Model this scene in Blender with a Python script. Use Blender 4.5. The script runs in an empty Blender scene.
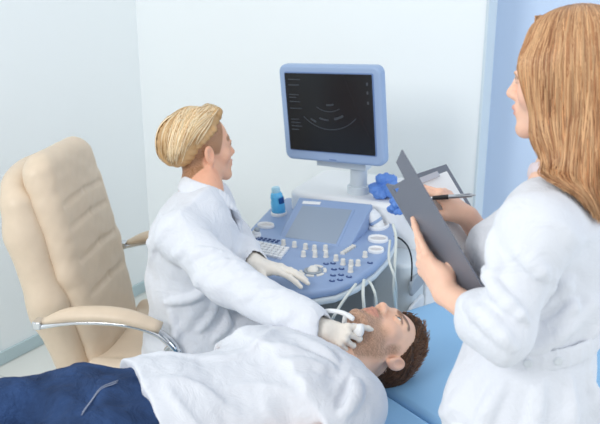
import bpy, bmesh, math, random
import numpy as np
from mathutils import Vector, Matrix

random.seed(7)
rng = np.random.default_rng(7)
scene = bpy.context.scene
COL = scene.collection

# ------------------------------------------------------------------ camera
cam_d = bpy.data.cameras.new('camera')
cam = bpy.data.objects.new('camera', cam_d)
COL.objects.link(cam)
cam.location = (0, 0, 1.75)
cam.rotation_euler = (math.radians(90 - 17.7), 0, 0)
cam_d.sensor_width = 36.0
cam_d.lens = 48.0
cam_d.dof.use_dof = True
cam_d.dof.focus_distance = 2.2
cam_d.dof.aperture_fstop = 5.0
scene.camera = cam

# ------------------------------------------------------------------ world + lights + exposure
world = bpy.data.worlds.new('world')
scene.world = world
world.use_nodes = True
bg = world.node_tree.nodes['Background']
bg.inputs[0].default_value = (0.93, 0.97, 1.0, 1)
bg.inputs[1].default_value = 0.84

def area(name, loc, target, size, size_y, energy, color):
    d = bpy.data.lights.new(name, 'AREA')
    d.shape = 'RECTANGLE'
    d.size, d.size_y, d.energy, d.color = size, size_y, energy, color
    o = bpy.data.objects.new(name, d)
    COL.objects.link(o)
    o.location = loc
    o.rotation_euler = (Vector(target) - Vector(loc)).to_track_quat('-Z', 'Y').to_euler()
    return o

area('ceiling_lamp', (-2.1, -0.2, 2.75), (0.0, 2.1, 0.8), 1.2, 1.2, 46, (1, 0.985, 0.96))
area('right_fill', (2.9, 1.2, 2.0), (0.1, 2.2, 0.8), 1.6, 1.6, 14, (0.86, 0.93, 1.0))  # cool fill added at the right to brighten the blue recess wall
vs = scene.view_settings
vs.view_transform = 'Standard'
vs.look = 'None'
vs.gamma = 1.0
vs.use_curve_mapping = False
vs.exposure = 0.21

# ------------------------------------------------------------------ materials
def lin(c):
    c = c / 255.0
    return c / 12.92 if c <= 0.04045 else ((c + 0.055) / 1.055) ** 2.4

def rgb(r, g, b):
    return (lin(r), lin(g), lin(b), 1)

def mat(name, col, rough=0.5, metal=0.0, spec=0.5, noise=0.0, nscale=30, bump=0.0, bscale=200, coat=0.0,
        attr=None, sss=0.0, trans=0.0, emit=0.0, stretch=None, sheen=0.0, folds=0.0):
    m = bpy.data.materials.new(name)
    m.use_nodes = True
    nt = m.node_tree
    b = nt.nodes['Principled BSDF']
    b.inputs['Base Color'].default_value = col
    b.inputs['Roughness'].default_value = rough
    b.inputs['Metallic'].default_value = metal
    b.inputs['Specular IOR Level'].default_value = spec
    b.inputs['Coat Weight'].default_value = coat
    b.inputs['Transmission Weight'].default_value = trans
    b.inputs['Sheen Weight'].default_value = sheen
    if sss:
        b.inputs['Subsurface Weight'].default_value = sss
        b.inputs['Subsurface Radius'].default_value = (1.0, 0.4, 0.25)
        b.inputs['Subsurface Scale'].default_value = 0.008
    if emit:
        b.inputs['Emission Color'].default_value = col
        b.inputs['Emission Strength'].default_value = emit
    tc = nt.nodes.new('ShaderNodeTexCoord')
    mp = nt.nodes.new('ShaderNodeMapping')
    if stretch:
        mp.inputs['Scale'].default_value = stretch
    nt.links.new(tc.outputs['Object'], mp.inputs[0])
    src = None
    if attr:
        a = nt.nodes.new('ShaderNodeAttribute')
        a.attribute_name = attr
        src = a.outputs['Color']
        nt.links.new(src, b.inputs['Base Color'])
    if noise:
        nz = nt.nodes.new('ShaderNodeTexNoise')
        nz.inputs['Scale'].default_value = nscale
        nz.inputs['Detail'].default_value = 4
        nt.links.new(mp.outputs[0], nz.inputs['Vector'])
        hsv = nt.nodes.new('ShaderNodeHueSaturation')
        mr = nt.nodes.new('ShaderNodeMapRange')
        mr.inputs['From Min'].default_value = 0.25
        mr.inputs['From Max'].default_value = 0.75
        mr.inputs['To Min'].default_value = 1 - noise
        mr.inputs['To Max'].default_value = 1 + noise
        nt.links.new(nz.outputs['Fac'], mr.inputs['Value'])
        nt.links.new(mr.outputs[0], hsv.inputs['Value'])
        if src:
            nt.links.new(src, hsv.inputs['Color'])
        else:
            hsv.inputs['Color'].default_value = col
        nt.links.new(hsv.outputs[0], b.inputs['Base Color'])
    nrm_out = None
    if folds:
        nf = nt.nodes.new('ShaderNodeTexNoise')
        nf.inputs['Scale'].default_value = 15
        nf.inputs['Detail'].default_value = 5
        nf.inputs['Roughness'].default_value = 0.55
        nf.inputs['Distortion'].default_value = 1.4
        nt.links.new(mp.outputs[0], nf.inputs['Vector'])
        bf = nt.nodes.new('ShaderNodeBump')
        bf.inputs['Strength'].default_value = folds
        bf.inputs['Distance'].default_value = 0.02
        nt.links.new(nf.outputs['Fac'], bf.inputs['Height'])
        nt.links.new(bf.outputs[0], b.inputs['Normal'])
        nrm_out = bf.outputs[0]
    if bump:
        nb = nt.nodes.new('ShaderNodeTexNoise')
        nb.inputs['Scale'].default_value = bscale
        nb.inputs['Detail'].default_value = 3
        nt.links.new(mp.outputs[0], nb.inputs['Vector'])
        bp = nt.nodes.new('ShaderNodeBump')
        bp.inputs['Strength'].default_value = bump
        bp.inputs['Distance'].default_value = 0.004
        nt.links.new(nb.outputs['Fac'], bp.inputs['Height'])
        if nrm_out:
            nt.links.new(nrm_out, bp.inputs['Normal'])
        nt.links.new(bp.outputs[0], b.inputs['Normal'])
    return m

M = {}
M['wall'] = mat('wall_paint', rgb(240, 245, 247), 0.8, bump=0.03, bscale=120)
M['wall2'] = mat('wall_paint_left', rgb(234, 242, 244), 0.8, bump=0.03, bscale=120)
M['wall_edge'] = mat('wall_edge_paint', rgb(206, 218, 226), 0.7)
M['blue_wall'] = mat('blue_wall_paint', rgb(206, 224, 248), 0.8, bump=0.02, bscale=90)
M['skirting'] = mat('skirting_paint', rgb(186, 205, 210), 0.5)
M['cloth'] = mat('white_coat_cotton', rgb(220, 223, 230), 0.85, bump=0.12, bscale=900, sheen=0.1, spec=0.2, folds=0.35)
M['tee'] = mat('white_jersey', rgb(217, 220, 227), 0.9, bump=0.12, bscale=800, spec=0.2, folds=0.3)
M['coat_button'] = mat('pearl_button', rgb(214, 219, 224), 0.3)
M['denim'] = mat('blue_denim', rgb(40, 62, 100), 0.85, noise=0.45, nscale=16, bump=0.25, bscale=700, spec=0.2, folds=0.7)
M['denim_thread'] = mat('denim_thread', rgb(140, 148, 168), 0.8)
M['dark_cloth'] = mat('dark_trouser_cloth', rgb(38, 40, 48), 0.85)
M['shoe'] = mat('shoe_leather', rgb(60, 44, 34), 0.5)
M['glove'] = mat('latex_glove', rgb(233, 226, 216), 0.55, bump=0.25, bscale=90, spec=0.4)
M['skin'] = mat('skin', rgb(225, 180, 155), 0.5, attr='Col', sss=0.12, spec=0.35, noise=0.03, nscale=60)
M['leather'] = mat('beige_leather', rgb(218, 199, 176), 0.42, noise=0.03, nscale=25, bump=0.12, bscale=220, spec=0.45)
M['leather_seam'] = mat('leather_seam', rgb(176, 152, 126), 0.6)
M['chrome'] = mat('chrome', rgb(215, 218, 222), 0.12, metal=1.0)
M['vinyl'] = mat('blue_vinyl', rgb(138, 184, 222), 0.45, bump=0.06, bscale=350, spec=0.4)
M['metal_white'] = mat('white_enamel', rgb(228, 232, 235), 0.4)
M['grey_plastic'] = mat('pale_grey_plastic', rgb(205, 214, 220), 0.45)
M['mid_grey'] = mat('mid_grey_plastic', rgb(150, 160, 170), 0.5)
M['white_plastic'] = mat('white_plastic', rgb(232, 234, 236), 0.4)
M['ivory'] = mat('ivory_plastic', rgb(222, 220, 214), 0.4)
M['console_blue'] = mat('console_blue_plastic', rgb(142, 164, 200), 0.42)
M['console_dark'] = mat('console_deep_blue_plastic', rgb(104, 128, 172), 0.45)
M['bezel'] = mat('monitor_blue_plastic', rgb(148, 170, 203), 0.4)
M['screen'] = mat('dark_screen', rgb(22, 25, 30), 0.25, spec=0.35)
M['screen_ink'] = mat('screen_trace', rgb(52, 58, 66), 0.4)
M['touch'] = mat('grey_touch_screen', rgb(146, 160, 178), 0.3)
M['hole'] = mat('holder_inside', rgb(206, 203, 204), 0.6)
M['navy'] = mat('navy_key', rgb(48, 76, 130), 0.5)
M['black'] = mat('black_plastic', rgb(28, 29, 33), 0.5)
M['cable'] = mat('pale_cable', rgb(206, 212, 208), 0.5)
M['gel'] = mat('blue_gel_bottle', rgb(96, 190, 240), 0.25, spec=0.5, coat=0.3)
M['gel_label'] = mat('bottle_label', rgb(32, 104, 190), 0.5)
M['gel_cap'] = mat('bottle_cap', rgb(176, 220, 238), 0.3)
M['nitrile'] = mat('blue_crumpled_nitrile', rgb(92, 136, 208), 0.5, bump=0.1, bscale=80)
M['folio'] = mat('dark_grey_folio_vinyl', rgb(108, 113, 125), 0.4, spec=0.45, bump=0.05, bscale=300)
M['paper'] = mat('paper', rgb(240, 243, 246), 0.8)
M['steel'] = mat('brushed_steel', rgb(190, 194, 200), 0.28, metal=1.0)
M['clip'] = mat('clip_metal', rgb(196, 188, 186), 0.3, metal=0.8)
M['blonde'] = mat('blonde_hair', rgb(215, 180, 130), 0.45, attr='Col', spec=0.4)
M['undercut'] = mat('undercut_hair', rgb(150, 112, 78), 0.7, attr='Col')
M['sclera'] = mat('eye_white', rgb(225, 222, 218), 0.15)
M['iris'] = mat('iris', rgb(84, 98, 104), 0.15)
M['lash'] = mat('lash', rgb(50, 38, 32), 0.6)
M['tunic'] = mat('pale_pink_tunic', rgb(222, 208, 212), 0.8)

# floor tiles
mf = bpy.data.materials.new('floor_tile')
mf.use_nodes = True
nt = mf.node_tree
b_ = nt.nodes['Principled BSDF']
b_.inputs['Roughness'].default_value = 0.35
tc = nt.nodes.new('ShaderNodeTexCoord')
mp = nt.nodes.new('ShaderNodeMapping')
mp.inputs['Rotation'].default_value = (0, 0, math.radians(31))
br = nt.nodes.new('ShaderNodeTexBrick')
br.offset = 0.0
br.inputs['Color1'].default_value = rgb(226, 227, 222)
br.inputs['Color2'].default_value = rgb(221, 222, 218)
br.inputs['Mortar'].default_value = rgb(196, 196, 192)
br.inputs['Scale'].default_value = 1.0
br.inputs['Mortar Size'].default_value = 0.004
br.inputs['Brick Width'].default_value = 0.4
br.inputs['Row Height'].default_value = 0.4
nt.links.new(tc.outputs['Object'], mp.inputs[0])
nt.links.new(mp.outputs[0], br.inputs['Vector'])
nt.links.new(br.outputs['Color'], b_.inputs['Base Color'])
M['floor'] = mf

# ------------------------------------------------------------------ object helpers
def tag(o, label, cat, group=None):
    o['label'] = label
    o['category'] = cat
    if group:
        o['group'] = group
    return o

def thing(name, label, cat, loc=(0, 0, 0), rz=0.0, group=None):
    o = bpy.data.objects.new(name, None)
    o.empty_display_size = 0.05
    COL.objects.link(o)
    o.location = loc
    o.rotation_euler = (0, 0, rz)
    return tag(o, label, cat, group)

def link(name, me, m, parent=None, smooth=True):
    o = bpy.data.objects.new(name, me)
    COL.objects.link(o)
    if m:
        me.materials.append(m)
    if smooth:
        me.polygons.foreach_set('use_smooth', np.ones(len(me.polygons), dtype=bool))
    if parent:
        o.parent = parent
    return o

def obj(name, bm, m, parent=None, smooth=False, bevel=0.0, seg=2):
    me = bpy.data.meshes.new(name)
    bmesh.ops.recalc_face_normals(bm, faces=bm.faces)
    bm.to_mesh(me)
    bm.free()
    o = link(name, me, m, parent, smooth)
    if bevel:
        md = o.modifiers.new('bevel', 'BEVEL')
        md.width = bevel
        md.segments = seg
        md.limit_method = 'ANGLE'
        md.angle_limit = math.radians(40)
        me.polygons.foreach_set('use_smooth', np.ones(len(me.polygons), dtype=bool))
        wn = o.modifiers.new('wn', 'WEIGHTED_NORMAL')
        wn.keep_sharp = False
    elif smooth:
        pass
    return o

def struct(o):
    o['kind'] = 'structure'
    return o

def raw(name, verts, faces, m, parent=None, smooth=True):
    me = bpy.data.meshes.new(name)
    me.from_pydata([tuple(v) for v in verts], [], faces)
    me.update()
    return link(name, me, m, parent, smooth)

def box(bm, c, half, R=None):
    vs = []
    for sx in (-1, 1):
        for sy in (-1, 1):
            for sz in (-1, 1):
                p = Vector((sx * half[0], sy * half[1], sz * half[2]))
                if R is not None:
                    p = R @ p
                vs.append(bm.verts.new(p + Vector(c)))
    for f in ((0, 1, 3, 2), (4, 6, 7, 5), (0, 4, 5, 1), (2, 3, 7, 6), (0, 2, 6, 4), (1, 5, 7, 3)):
        bm.faces.new([vs[i] for i in f])

def prism(bm, poly, z0, z1, T=None):
    """poly: list of (x, y); z0 / z1 numbers or functions of (x, y)."""
    f0 = z0 if callable(z0) else (lambda x, y: z0)
    f1 = z1 if callable(z1) else (lambda x, y: z1)
    lo = [Vector((x, y, f0(x, y))) for x, y in poly]
    hi = [Vector((x, y, f1(x, y))) for x, y in poly]
    if T is not None:
        lo = [T @ p for p in lo]
        hi = [T @ p for p in hi]
    lo = [bm.verts.new(p) for p in lo]
    hi = [bm.verts.new(p) for p in hi]
    n = len(poly)
    bm.faces.new(lo[::-1])
    bm.faces.new(hi)
    for i in range(n):
        j = (i + 1) % n
        bm.faces.new((lo[i], lo[j], hi[j], hi[i]))

def rrect(w, h, r, n=5, cx=0.0, cy=0.0):
    pts = []
    for k, (sx, sy) in enumerate(((1, 1), (-1, 1), (-1, -1), (1, -1))):
        for i in range(n + 1):
            a = math.pi / 2 * (k + i / n)
            pts.append((cx + sx * (w / 2 - r) + r * math.cos(a), cy + sy * (h / 2 - r) + r * math.sin(a)))
    return pts

def frame_to(zdir, xhint=(1, 0, 0)):
    z = Vector(zdir).normalized()
    x = Vector(xhint)
    x = (x - z * x.dot(z))
    if x.length < 1e-4:
        x = Vector((0, 1, 0)) - z * z.y
    x.normalize()
    y = z.cross(x)
    return Matrix((x, y, z)).transposed()

def lathe(bm, prof, c=(0, 0, 0), R=None, n=20, sx=1.0, sy=1.0):
    """prof: (radius, z) list."""
    rings = []
    for r, z in prof:
        ring = []
        for i in range(n):
            a = 2 * math.pi * i / n
            p = Vector((r * sx * math.cos(a), r * sy * math.sin(a), z))
            if R is not None:
                p = R @ p
            ring.append(bm.verts.new(p + Vector(c)))
        rings.append(ring)
    for a, b in zip(rings, rings[1:]):
        for i in range(n):
            j = (i + 1) % n
            bm.faces.new((a[i], a[j], b[j], b[i]))
    bm.faces.new(rings[0][::-1])
    bm.faces.new(rings[-1])

def smooth_path(pts, n=8):
    pts = [np.array(p, float) for p in pts]
    P = [2 * pts[0] - pts[1]] + pts + [2 * pts[-1] - pts[-2]]
    out = []
    for i in range(1, len(P) - 2):
        for k in range(n):
            t = k / n
            a, b, c, d = P[i - 1], P[i], P[i + 1], P[i + 2]
            out.append(0.5 * (2 * b + (c - a) * t + (2 * a - 5 * b + 4 * c - d) * t * t + (3 * b - a - 3 * c + d) * t ** 3))
    out.append(pts[-1])
    return out

def tube_data(path, rad, sides=8, flat=1.0, up=None):
    """vertices and quads of a tube along path; rad: number or list."""
    P = np.array(path, float)
    n = len(P)
    r = np.full(n, rad) if np.isscalar(rad) else np.interp(np.linspace(0, 1, n), np.linspace(0, 1, len(rad)), rad)
    T = np.gradient(P, axis=0)
    T /= np.linalg.norm(T, axis=1, keepdims=True) + 1e-12
    u = np.array(up if up is not None else (0.13, 0.31, 0.94), float)
    V = []
    for i in range(n):
        u = u - T[i] * (u @ T[i])
        ln = np.linalg.norm(u)
        if ln < 1e-5:
            u = np.cross(T[i], (1, 0, 0))
            ln = np.linalg.norm(u)
        u = u / ln
        w = np.cross(T[i], u)
        for k in range(sides):
            a = 2 * math.pi * k / sides
            V.append(P[i] + r[i] * (math.cos(a) * w + math.sin(a) * flat * u))
    F = []
    for i in range(n - 1):
        for k in range(sides):
            l = (k + 1) % sides
            F.append((i * sides + k, i * sides + l, (i + 1) * sides + l, (i + 1) * sides + k))
    F.append(tuple(range(sides))[::-1])
    F.append(tuple((n - 1) * sides + k for k in range(sides)))
    return V, F

def tubes(name, items, m, parent=None, sides=8, flat=1.0, cols=None, up=None):
    """items: list of (path, rad); ONE mesh for one part."""
    V, F, C = [], [], []
    for i, (p, r) in enumerate(items):
        v, f = tube_data(p, r, sides, flat, up)
        o = len(V)
        V += v
        F += [tuple(q + o for q in g) for g in f]
        if cols is not None:
            C += [cols[i]] * len(v)
    ob = raw(name, V, F, m, parent)
    if cols is not None:
        a = ob.data.attributes.new('Col', 'FLOAT_COLOR', 'POINT')
        a.data.foreach_set('color', np.array(C, dtype=np.float32).ravel())
    return ob

# ------------------------------------------------------------------ signed-distance modelling
A3 = lambda p: np.array(p, dtype=np.float32)

class Cap:
    def __init__(s, a, b, ra, rb=None, k=0.02, op='u'):
        s.a, s.b, s.ra, s.rb, s.k, s.op = A3(a), A3(b), float(ra), float(ra if rb is None else rb), k, op
    def d(s, P):
        ba = s.b - s.a
        pa = P - s.a
        t = np.clip(pa @ ba / max(float(ba @ ba), 1e-9), 0, 1)
        q = pa - t[..., None] * ba
        return np.sqrt((q * q).sum(-1)) - (s.ra + (s.rb - s.ra) * t)
    def xf(s, R, t, sc):
        return Cap(R @ s.a * sc + t, R @ s.b * sc + t, s.ra * sc, s.rb * sc, s.k * sc, s.op)
    def ext(s):
        r = max(s.ra, s.rb)
        return np.minimum(s.a, s.b) - r, np.maximum(s.a, s.b) + r

class Ell:
    def __init__(s, c, r, R=None, k=0.02, op='u'):
        s.c, s.r, s.k, s.op = A3(c), A3(r), k, op
        s.R = np.eye(3, dtype=np.float32) if R is None else np.array(R, dtype=np.float32)
    def d(s, P):
        q = (P - s.c) @ s.R
        k0 = np.sqrt(((q / s.r) ** 2).sum(-1))
        k1 = np.sqrt(((q / (s.r * s.r)) ** 2).sum(-1)) + 1e-6
        return np.where(k0 < 0.05, -s.r.min(), k0 * (k0 - 1) / k1)
    def xf(s, R, t, sc):
        return Ell(R @ s.c * sc + t, s.r * sc, R @ s.R, s.k * sc, s.op)
    def ext(s):
        m = float(s.r.max())
        return s.c - m, s.c + m

class ECap:
    """elliptical tapered capsule: (w, t) half width along side, half thickness across."""
    def __init__(s, a, b, wa, wb, side, k=0.03, op='u'):
        s.a, s.b, s.wa, s.wb, s.k, s.op = A3(a), A3(b), A3(wa), A3(wb), k, op
        s.side = A3(side)
        ax = s.b - s.a
        s.L = float(np.linalg.norm(ax))
        s.ax = ax / s.L
        sd = s.side - s.ax * float(s.side @ s.ax)
        s.sd = (sd / np.linalg.norm(sd)).astype(np.float32)
        s.th = np.cross(s.ax, s.sd).astype(np.float32)
    def d(s, P):
        pa = P - s.a
        y = pa @ s.ax
        t = np.clip(y / s.L, 0, 1)
        w = s.wa[0] + (s.wb[0] - s.wa[0]) * t
        h = s.wa[1] + (s.wb[1] - s.wa[1]) * t
        m = np.minimum(w, h)
        e = (y - t * s.L) / m
        x = pa @ s.sd / w
        z = pa @ s.th / h
        k0 = np.sqrt(x * x + z * z + e * e)
        k1 = np.sqrt((x / w) ** 2 + (z / h) ** 2 + (e / m) ** 2) + 1e-6
        return np.where(k0 < 0.05, -m, k0 * (k0 - 1) / k1)
    def xf(s, R, t, sc):
        return ECap(R @ s.a * sc + t, R @ s.b * sc + t, s.wa * sc, s.wb * sc, R @ s.side, s.k * sc, s.op)
    def ext(s):
        r = float(max(s.wa.max(), s.wb.max()))
        return np.minimum(s.a, s.b) - r, np.maximum(s.a, s.b) + r

class RBox:
    def __init__(s, c, half, rad, R=None, k=0.01, op='u'):
        s.c, s.h, s.rad, s.k, s.op = A3(c), A3(half), rad, k, op
        s.R = np.eye(3, dtype=np.float32) if R is None else np.array(R, dtype=np.float32)
    def d(s, P):
        q = np.abs((P - s.c) @ s.R) - (s.h - s.rad)
        return np.sqrt((np.maximum(q, 0) ** 2).sum(-1)) + np.minimum(q.max(-1), 0) - s.rad
    def xf(s, R, t, sc):
        return RBox(R @ s.c * sc + t, s.h * sc, s.rad * sc, R @ s.R, s.k * sc, s.op)
    def ext(s):
        m = float(np.linalg.norm(s.h))
        return s.c - m, s.c + m

class Plane:
    """keeps the side where (p - c) . n < 0"""
    def __init__(s, c, n, k=0.004):
        s.c, s.k, s.op = A3(c), k, 'i'
        s.n = A3(n) / np.linalg.norm(n)
    def d(s, P):
        return (P - s.c) @ s.n
    def xf(s, R, t, sc):
        return Plane(R @ s.c * sc + t, R @ s.n, s.k * sc)
    def ext(s):
        return None

def smin(a, b, k):
    h = np.maximum(k - np.abs(a - b), 0) / k
    return np.minimum(a, b) - h * h * k * 0.25

def combine(prims, P, C=None, R=0.0):
    """P: (B, n, 3) points, C: (B, 3) block centres for culling."""
    D = np.full(P.shape[:-1], 10.0, dtype=np.float32)
    for p in prims:
        k = max(p.k, 1e-4)
        if p.op == 'i' or C is None:
            sel = slice(None)
        else:
            sel = np.nonzero(p.d(C) < R * 1.35 + k + 0.004)[0]
            if len(sel) == 0:
                continue
        d = p.d(P[sel])
        if p.op == 'u':
            D[sel] = smin(D[sel], d, k)
        elif p.op == 's':
            D[sel] = -smin(-D[sel], d, k)
        else:
            D[sel] = -smin(-D[sel], -d, k)
    return D

def sdf(name, prims, h, m, parent=None, disp=None, color=None, R=None, t=None, pad=0.03):
    ex = [p.ext() for p in prims if p.op == 'u']
    lo = np.min([e[0] for e in ex], axis=0) - pad
    hi = np.max([e[1] for e in ex], axis=0) + pad
    B = 8
    nb = np.ceil((hi - lo) / (h * B)).astype(int)
    g = [lo[i] + (np.arange(nb[i]) * B + (B - 1) / 2) * h for i in range(3)]
    Cc = np.stack(np.meshgrid(*g, indexing='ij'), -1).reshape(-1, 3).astype(np.float32)
    Rb = h * B * 0.5 * math.sqrt(3)
    dc = combine(prims, Cc[:, None, :])[:, 0]
    act = np.nonzero(np.abs(dc) < Rb * 1.6 + 0.014)[0]
    big = np.repeat(np.repeat(np.repeat(dc.reshape(nb), B, 0), B, 1), B, 2).astype(np.float32)
    off = (np.arange(B) - (B - 1) / 2) * h
    O = np.stack(np.meshgrid(off, off, off, indexing='ij'), -1).reshape(1, -1, 3).astype(np.float32)
    view = big.reshape(nb[0], B, nb[1], B, nb[2], B).transpose(0, 2, 4, 1, 3, 5)
    bi = np.unravel_index(act, nb)
    for s in range(0, len(act), 1500):
        a = act[s:s + 1500]
        P = Cc[a][:, None, :] + O
        D = combine(prims, P, Cc[a], Rb)
        if disp is not None:
            D = D + disp(P)
        view[bi[0][s:s + 1500], bi[1][s:s + 1500], bi[2][s:s + 1500]] = D.reshape(-1, B, B, B)
    big[0], big[-1], big[:, 0], big[:, -1], big[:, :, 0], big[:, :, -1] = 1, 1, 1, 1, 1, 1
    V, F = nets(big)
    V = V * h + lo
    colv = color(V) if color is not None else None
    if R is not None:
        V = V @ np.array(R).T + np.array(t)
    me = bpy.data.meshes.new(name)
    me.vertices.add(len(V))
    me.vertices.foreach_set('co', V.astype(np.float32).ravel())
    me.loops.add(len(F) * 4)
    me.loops.foreach_set('vertex_index', F.astype(np.int32).ravel())
    me.polygons.add(len(F))
    me.polygons.foreach_set('loop_start', np.arange(len(F), dtype=np.int32) * 4)
    me.update(calc_edges=True)
    if colv is not None:
        at = me.attributes.new('Col', 'FLOAT_COLOR', 'POINT')
        at.data.foreach_set('color', np.concatenate([colv, np.ones((len(V), 1))], 1).astype(np.float32).ravel())
    return link(name, me, m, parent)

def nets(D):
    S = D < 0
    c = [S[i:S.shape[0] - 1 + i, j:S.shape[1] - 1 + j, k:S.shape[2] - 1 + k] for i in (0, 1) for j in (0, 1) for k in (0, 1)]
    anyv = c[0].copy()
    allv = c[0].copy()
    for q in c[1:]:
        anyv |= q
        allv &= q
    mix = anyv & ~allv
    idx = np.argwhere(mix)
    ids = np.full(mix.shape, -1, dtype=np.int32)
    ids[mix] = np.arange(len(idx))
    cor = [(i, j, k) for i in (0, 1) for j in (0, 1) for k in (0, 1)]
    val = np.stack([D[idx[:, 0] + i, idx[:, 1] + j, idx[:, 2] + k] for i, j, k in cor], 1)
    acc = np.zeros((len(idx), 3))
    cnt = np.zeros(len(idx))
    for a in range(8):
        for b in range(a + 1, 8):
            da = np.array(cor[b]) - np.array(cor[a])
            if np.abs(da).sum() != 1:
                continue
            va, vb = val[:, a], val[:, b]
            x = (va < 0) != (vb < 0)
            t = np.where(x, va / (va - vb + 1e-20), 0)
            acc += np.where(x[:, None], np.array(cor[a]) + t[:, None] * da, 0)
            cnt += x
    V = idx + acc / cnt[:, None]
    F = []
    for ax in range(3):
        o1, o2 = [(1, 2), (2, 0), (0, 1)][ax]
        s0 = [slice(1, -1)] * 3
        s1 = [slice(1, -1)] * 3
        s0[ax] = slice(0, -1)
        s1[ax] = slice(1, None)
        A, Bv = S[tuple(s0)], S[tuple(s1)]
        e = np.argwhere(A != Bv)
        if len(e) == 0:
            continue
        flip = A[e[:, 0], e[:, 1], e[:, 2]]
        p = e.copy()
        p[:, [i for i in range(3) if i != ax]] += 1
        q = []
        for (d1, d2) in ((-1, -1), (0, -1), (0, 0), (-1, 0)):
            r = p.copy()
            r[:, o1] += d1
            r[:, o2] += d2
            q.append(ids[r[:, 0], r[:, 1], r[:, 2]])
        q = np.stack(q, 1)
        q[~flip] = q[~flip][:, ::-1]
        F.append(q)
    return V, np.concatenate(F)

def unit(v):
    v = np.array(v, float)
    return v / np.linalg.norm(v)

def basis(fwd, up):
    """columns: right, forward, up"""
    f = unit(fwd)
    u = np.array(up, float)
    u = unit(u - f * (u @ f))
    return np.stack([np.cross(f, u), f, u], 1)

def xf(prims, R, t, sc=1.0):
    R = np.array(R, dtype=np.float32)
    t = A3(t)
    return [p.xf(R, t, sc) for p in prims]

def chain(pts, rads, k=0.02, op='u'):
    return [Cap(a, b, ra, rb, k, op) for a, b, ra, rb in zip(pts, pts[1:], rads, rads[1:])]

def wrinkle(amp, f=14.0, seed=0.0, aniso=(1, 1, 1)):
    """soft cloth folds as a displacement of the distance field"""
    a = np.array(aniso, dtype=np.float32) * f
    def fn(P):
        x, y, z = (P[..., i] * a[i] + seed * (1.3 + i) for i in range(3))
        w = np.sin(x + 1.7 * np.sin(0.7 * y + 0.4 * z + seed)) * np.sin(0.9 * z + 1.3 * np.sin(0.6 * x) + seed)
        w2 = np.sin(2.1 * x + 1.9 * z + 1.5 * np.sin(1.3 * y + seed)) * np.sin(1.7 * y - 1.1 * x)
        return (amp * (0.65 * w + 0.35 * w2)).astype(np.float32)
    return fn

def creases(amp, f, seed, dirs, width=0.30):
    """narrow cloth creases running across the given directions, fading in and out"""
    r = np.random.default_rng(seed)
    sets = []
    for d in dirs:
        d = A3(unit(d))
        sets.append((d, A3(unit(r.normal(size=3))), A3(unit(r.normal(size=3))), r.random(4) * 6.28, f * (0.8 + 0.5 * r.random())))
    def fn(P):
        D = np.zeros(P.shape[:-1], dtype=np.float32)
        for d, e, g, ph, ff in sets:
            q = ff * (P @ d) + 1.6 * np.sin(0.42 * ff * (P @ e) + ph[0]) + 0.7 * np.sin(0.9 * ff * (P @ g) + ph[1])
            m = np.clip(0.55 * np.sin(0.38 * ff * (P @ g) + ph[2]) + 0.5 * np.sin(0.33 * ff * (P @ e) + ph[3]) + 0.15, 0, 1)
            D -= m * np.exp(-(np.sin(q * 0.5) / width) ** 2)
        return (amp * D).astype(np.float32)
    return fn

# ------------------------------------------------------------------ the room
def quad_wall(name, a, b, z0, z1, thick, m, nrm):
    """wall between plan points a and b; nrm: plan direction away from the room"""
    a, b = Vector((a[0], a[1], 0)), Vector((b[0], b[1], 0))
    n = Vector((nrm[0], nrm[1], 0)).normalized() * thick
    bm = bmesh.new()
    prism(bm, [(p.x, p.y) for p in (a, b, b + n, a + n)], z0, z1)
    return struct(obj(name, bm, m))

LD = Vector((0.508, 0.861, 0))            # along the left wall
BD = Vector((0.861, -0.508, 0))           # along the back wall
CORNER = Vector((-0.82, 4.12, 0))
bend = CORNER - LD * 1.02
quad_wall('wall_left', bend - LD * 3.2 - BD * -0.0 + Vector((-0.10, 0.05, 0)), bend, 0, 3.0, 0.1, M['wall2'], (-0.861, 0.508))
quad_wall('wall_left_far', bend, CORNER, 0, 3.0, 0.1, M['wall'], (-0.861, 0.508))
END = CORNER + BD * 1.795
quad_wall('wall_back', CORNER - BD * 0.1, END, 0, 3.0, 0.1, M['wall'], (0.508, 0.861))
# finished end of the back wall and the blue wall of the recess beyond it
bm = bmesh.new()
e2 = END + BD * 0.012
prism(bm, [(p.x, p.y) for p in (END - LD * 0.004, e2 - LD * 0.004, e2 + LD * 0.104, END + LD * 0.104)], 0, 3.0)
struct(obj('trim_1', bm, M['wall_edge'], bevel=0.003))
q0 = END + LD * 0.34 - BD * 0.4
quad_wall('wall_right', q0, q0 + BD * 3.6, 0, 3.0, 0.1, M['blue_wall'], (0.508, 0.861))
bm = bmesh.new()
prism(bm, [(-3.6, -1.2), (3.8, -1.2), (3.8, 5.2), (-3.6, 5.2)], -0.08, 0)
struct(obj('floor', bm, M['floor']))
for nm, a, b, off in (('baseboard_left', bend - LD * 3.2 + Vector((-0.10, 0.05, 0)), CORNER, BD), ('baseboard_back', CORNER, END, -LD)):
    bm = bmesh.new()
    mid = [a, bend, b] if nm == 'baseboard_left' else [a, b]
    w = off * 0.014
    for s, e in zip(mid, mid[1:]):
        prism(bm, [(p.x, p.y) for p in (s, e, e + w, s + w)], 0, 0.062)
    struct(obj(nm, bm, M['skirting'], bevel=0.003))

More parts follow.
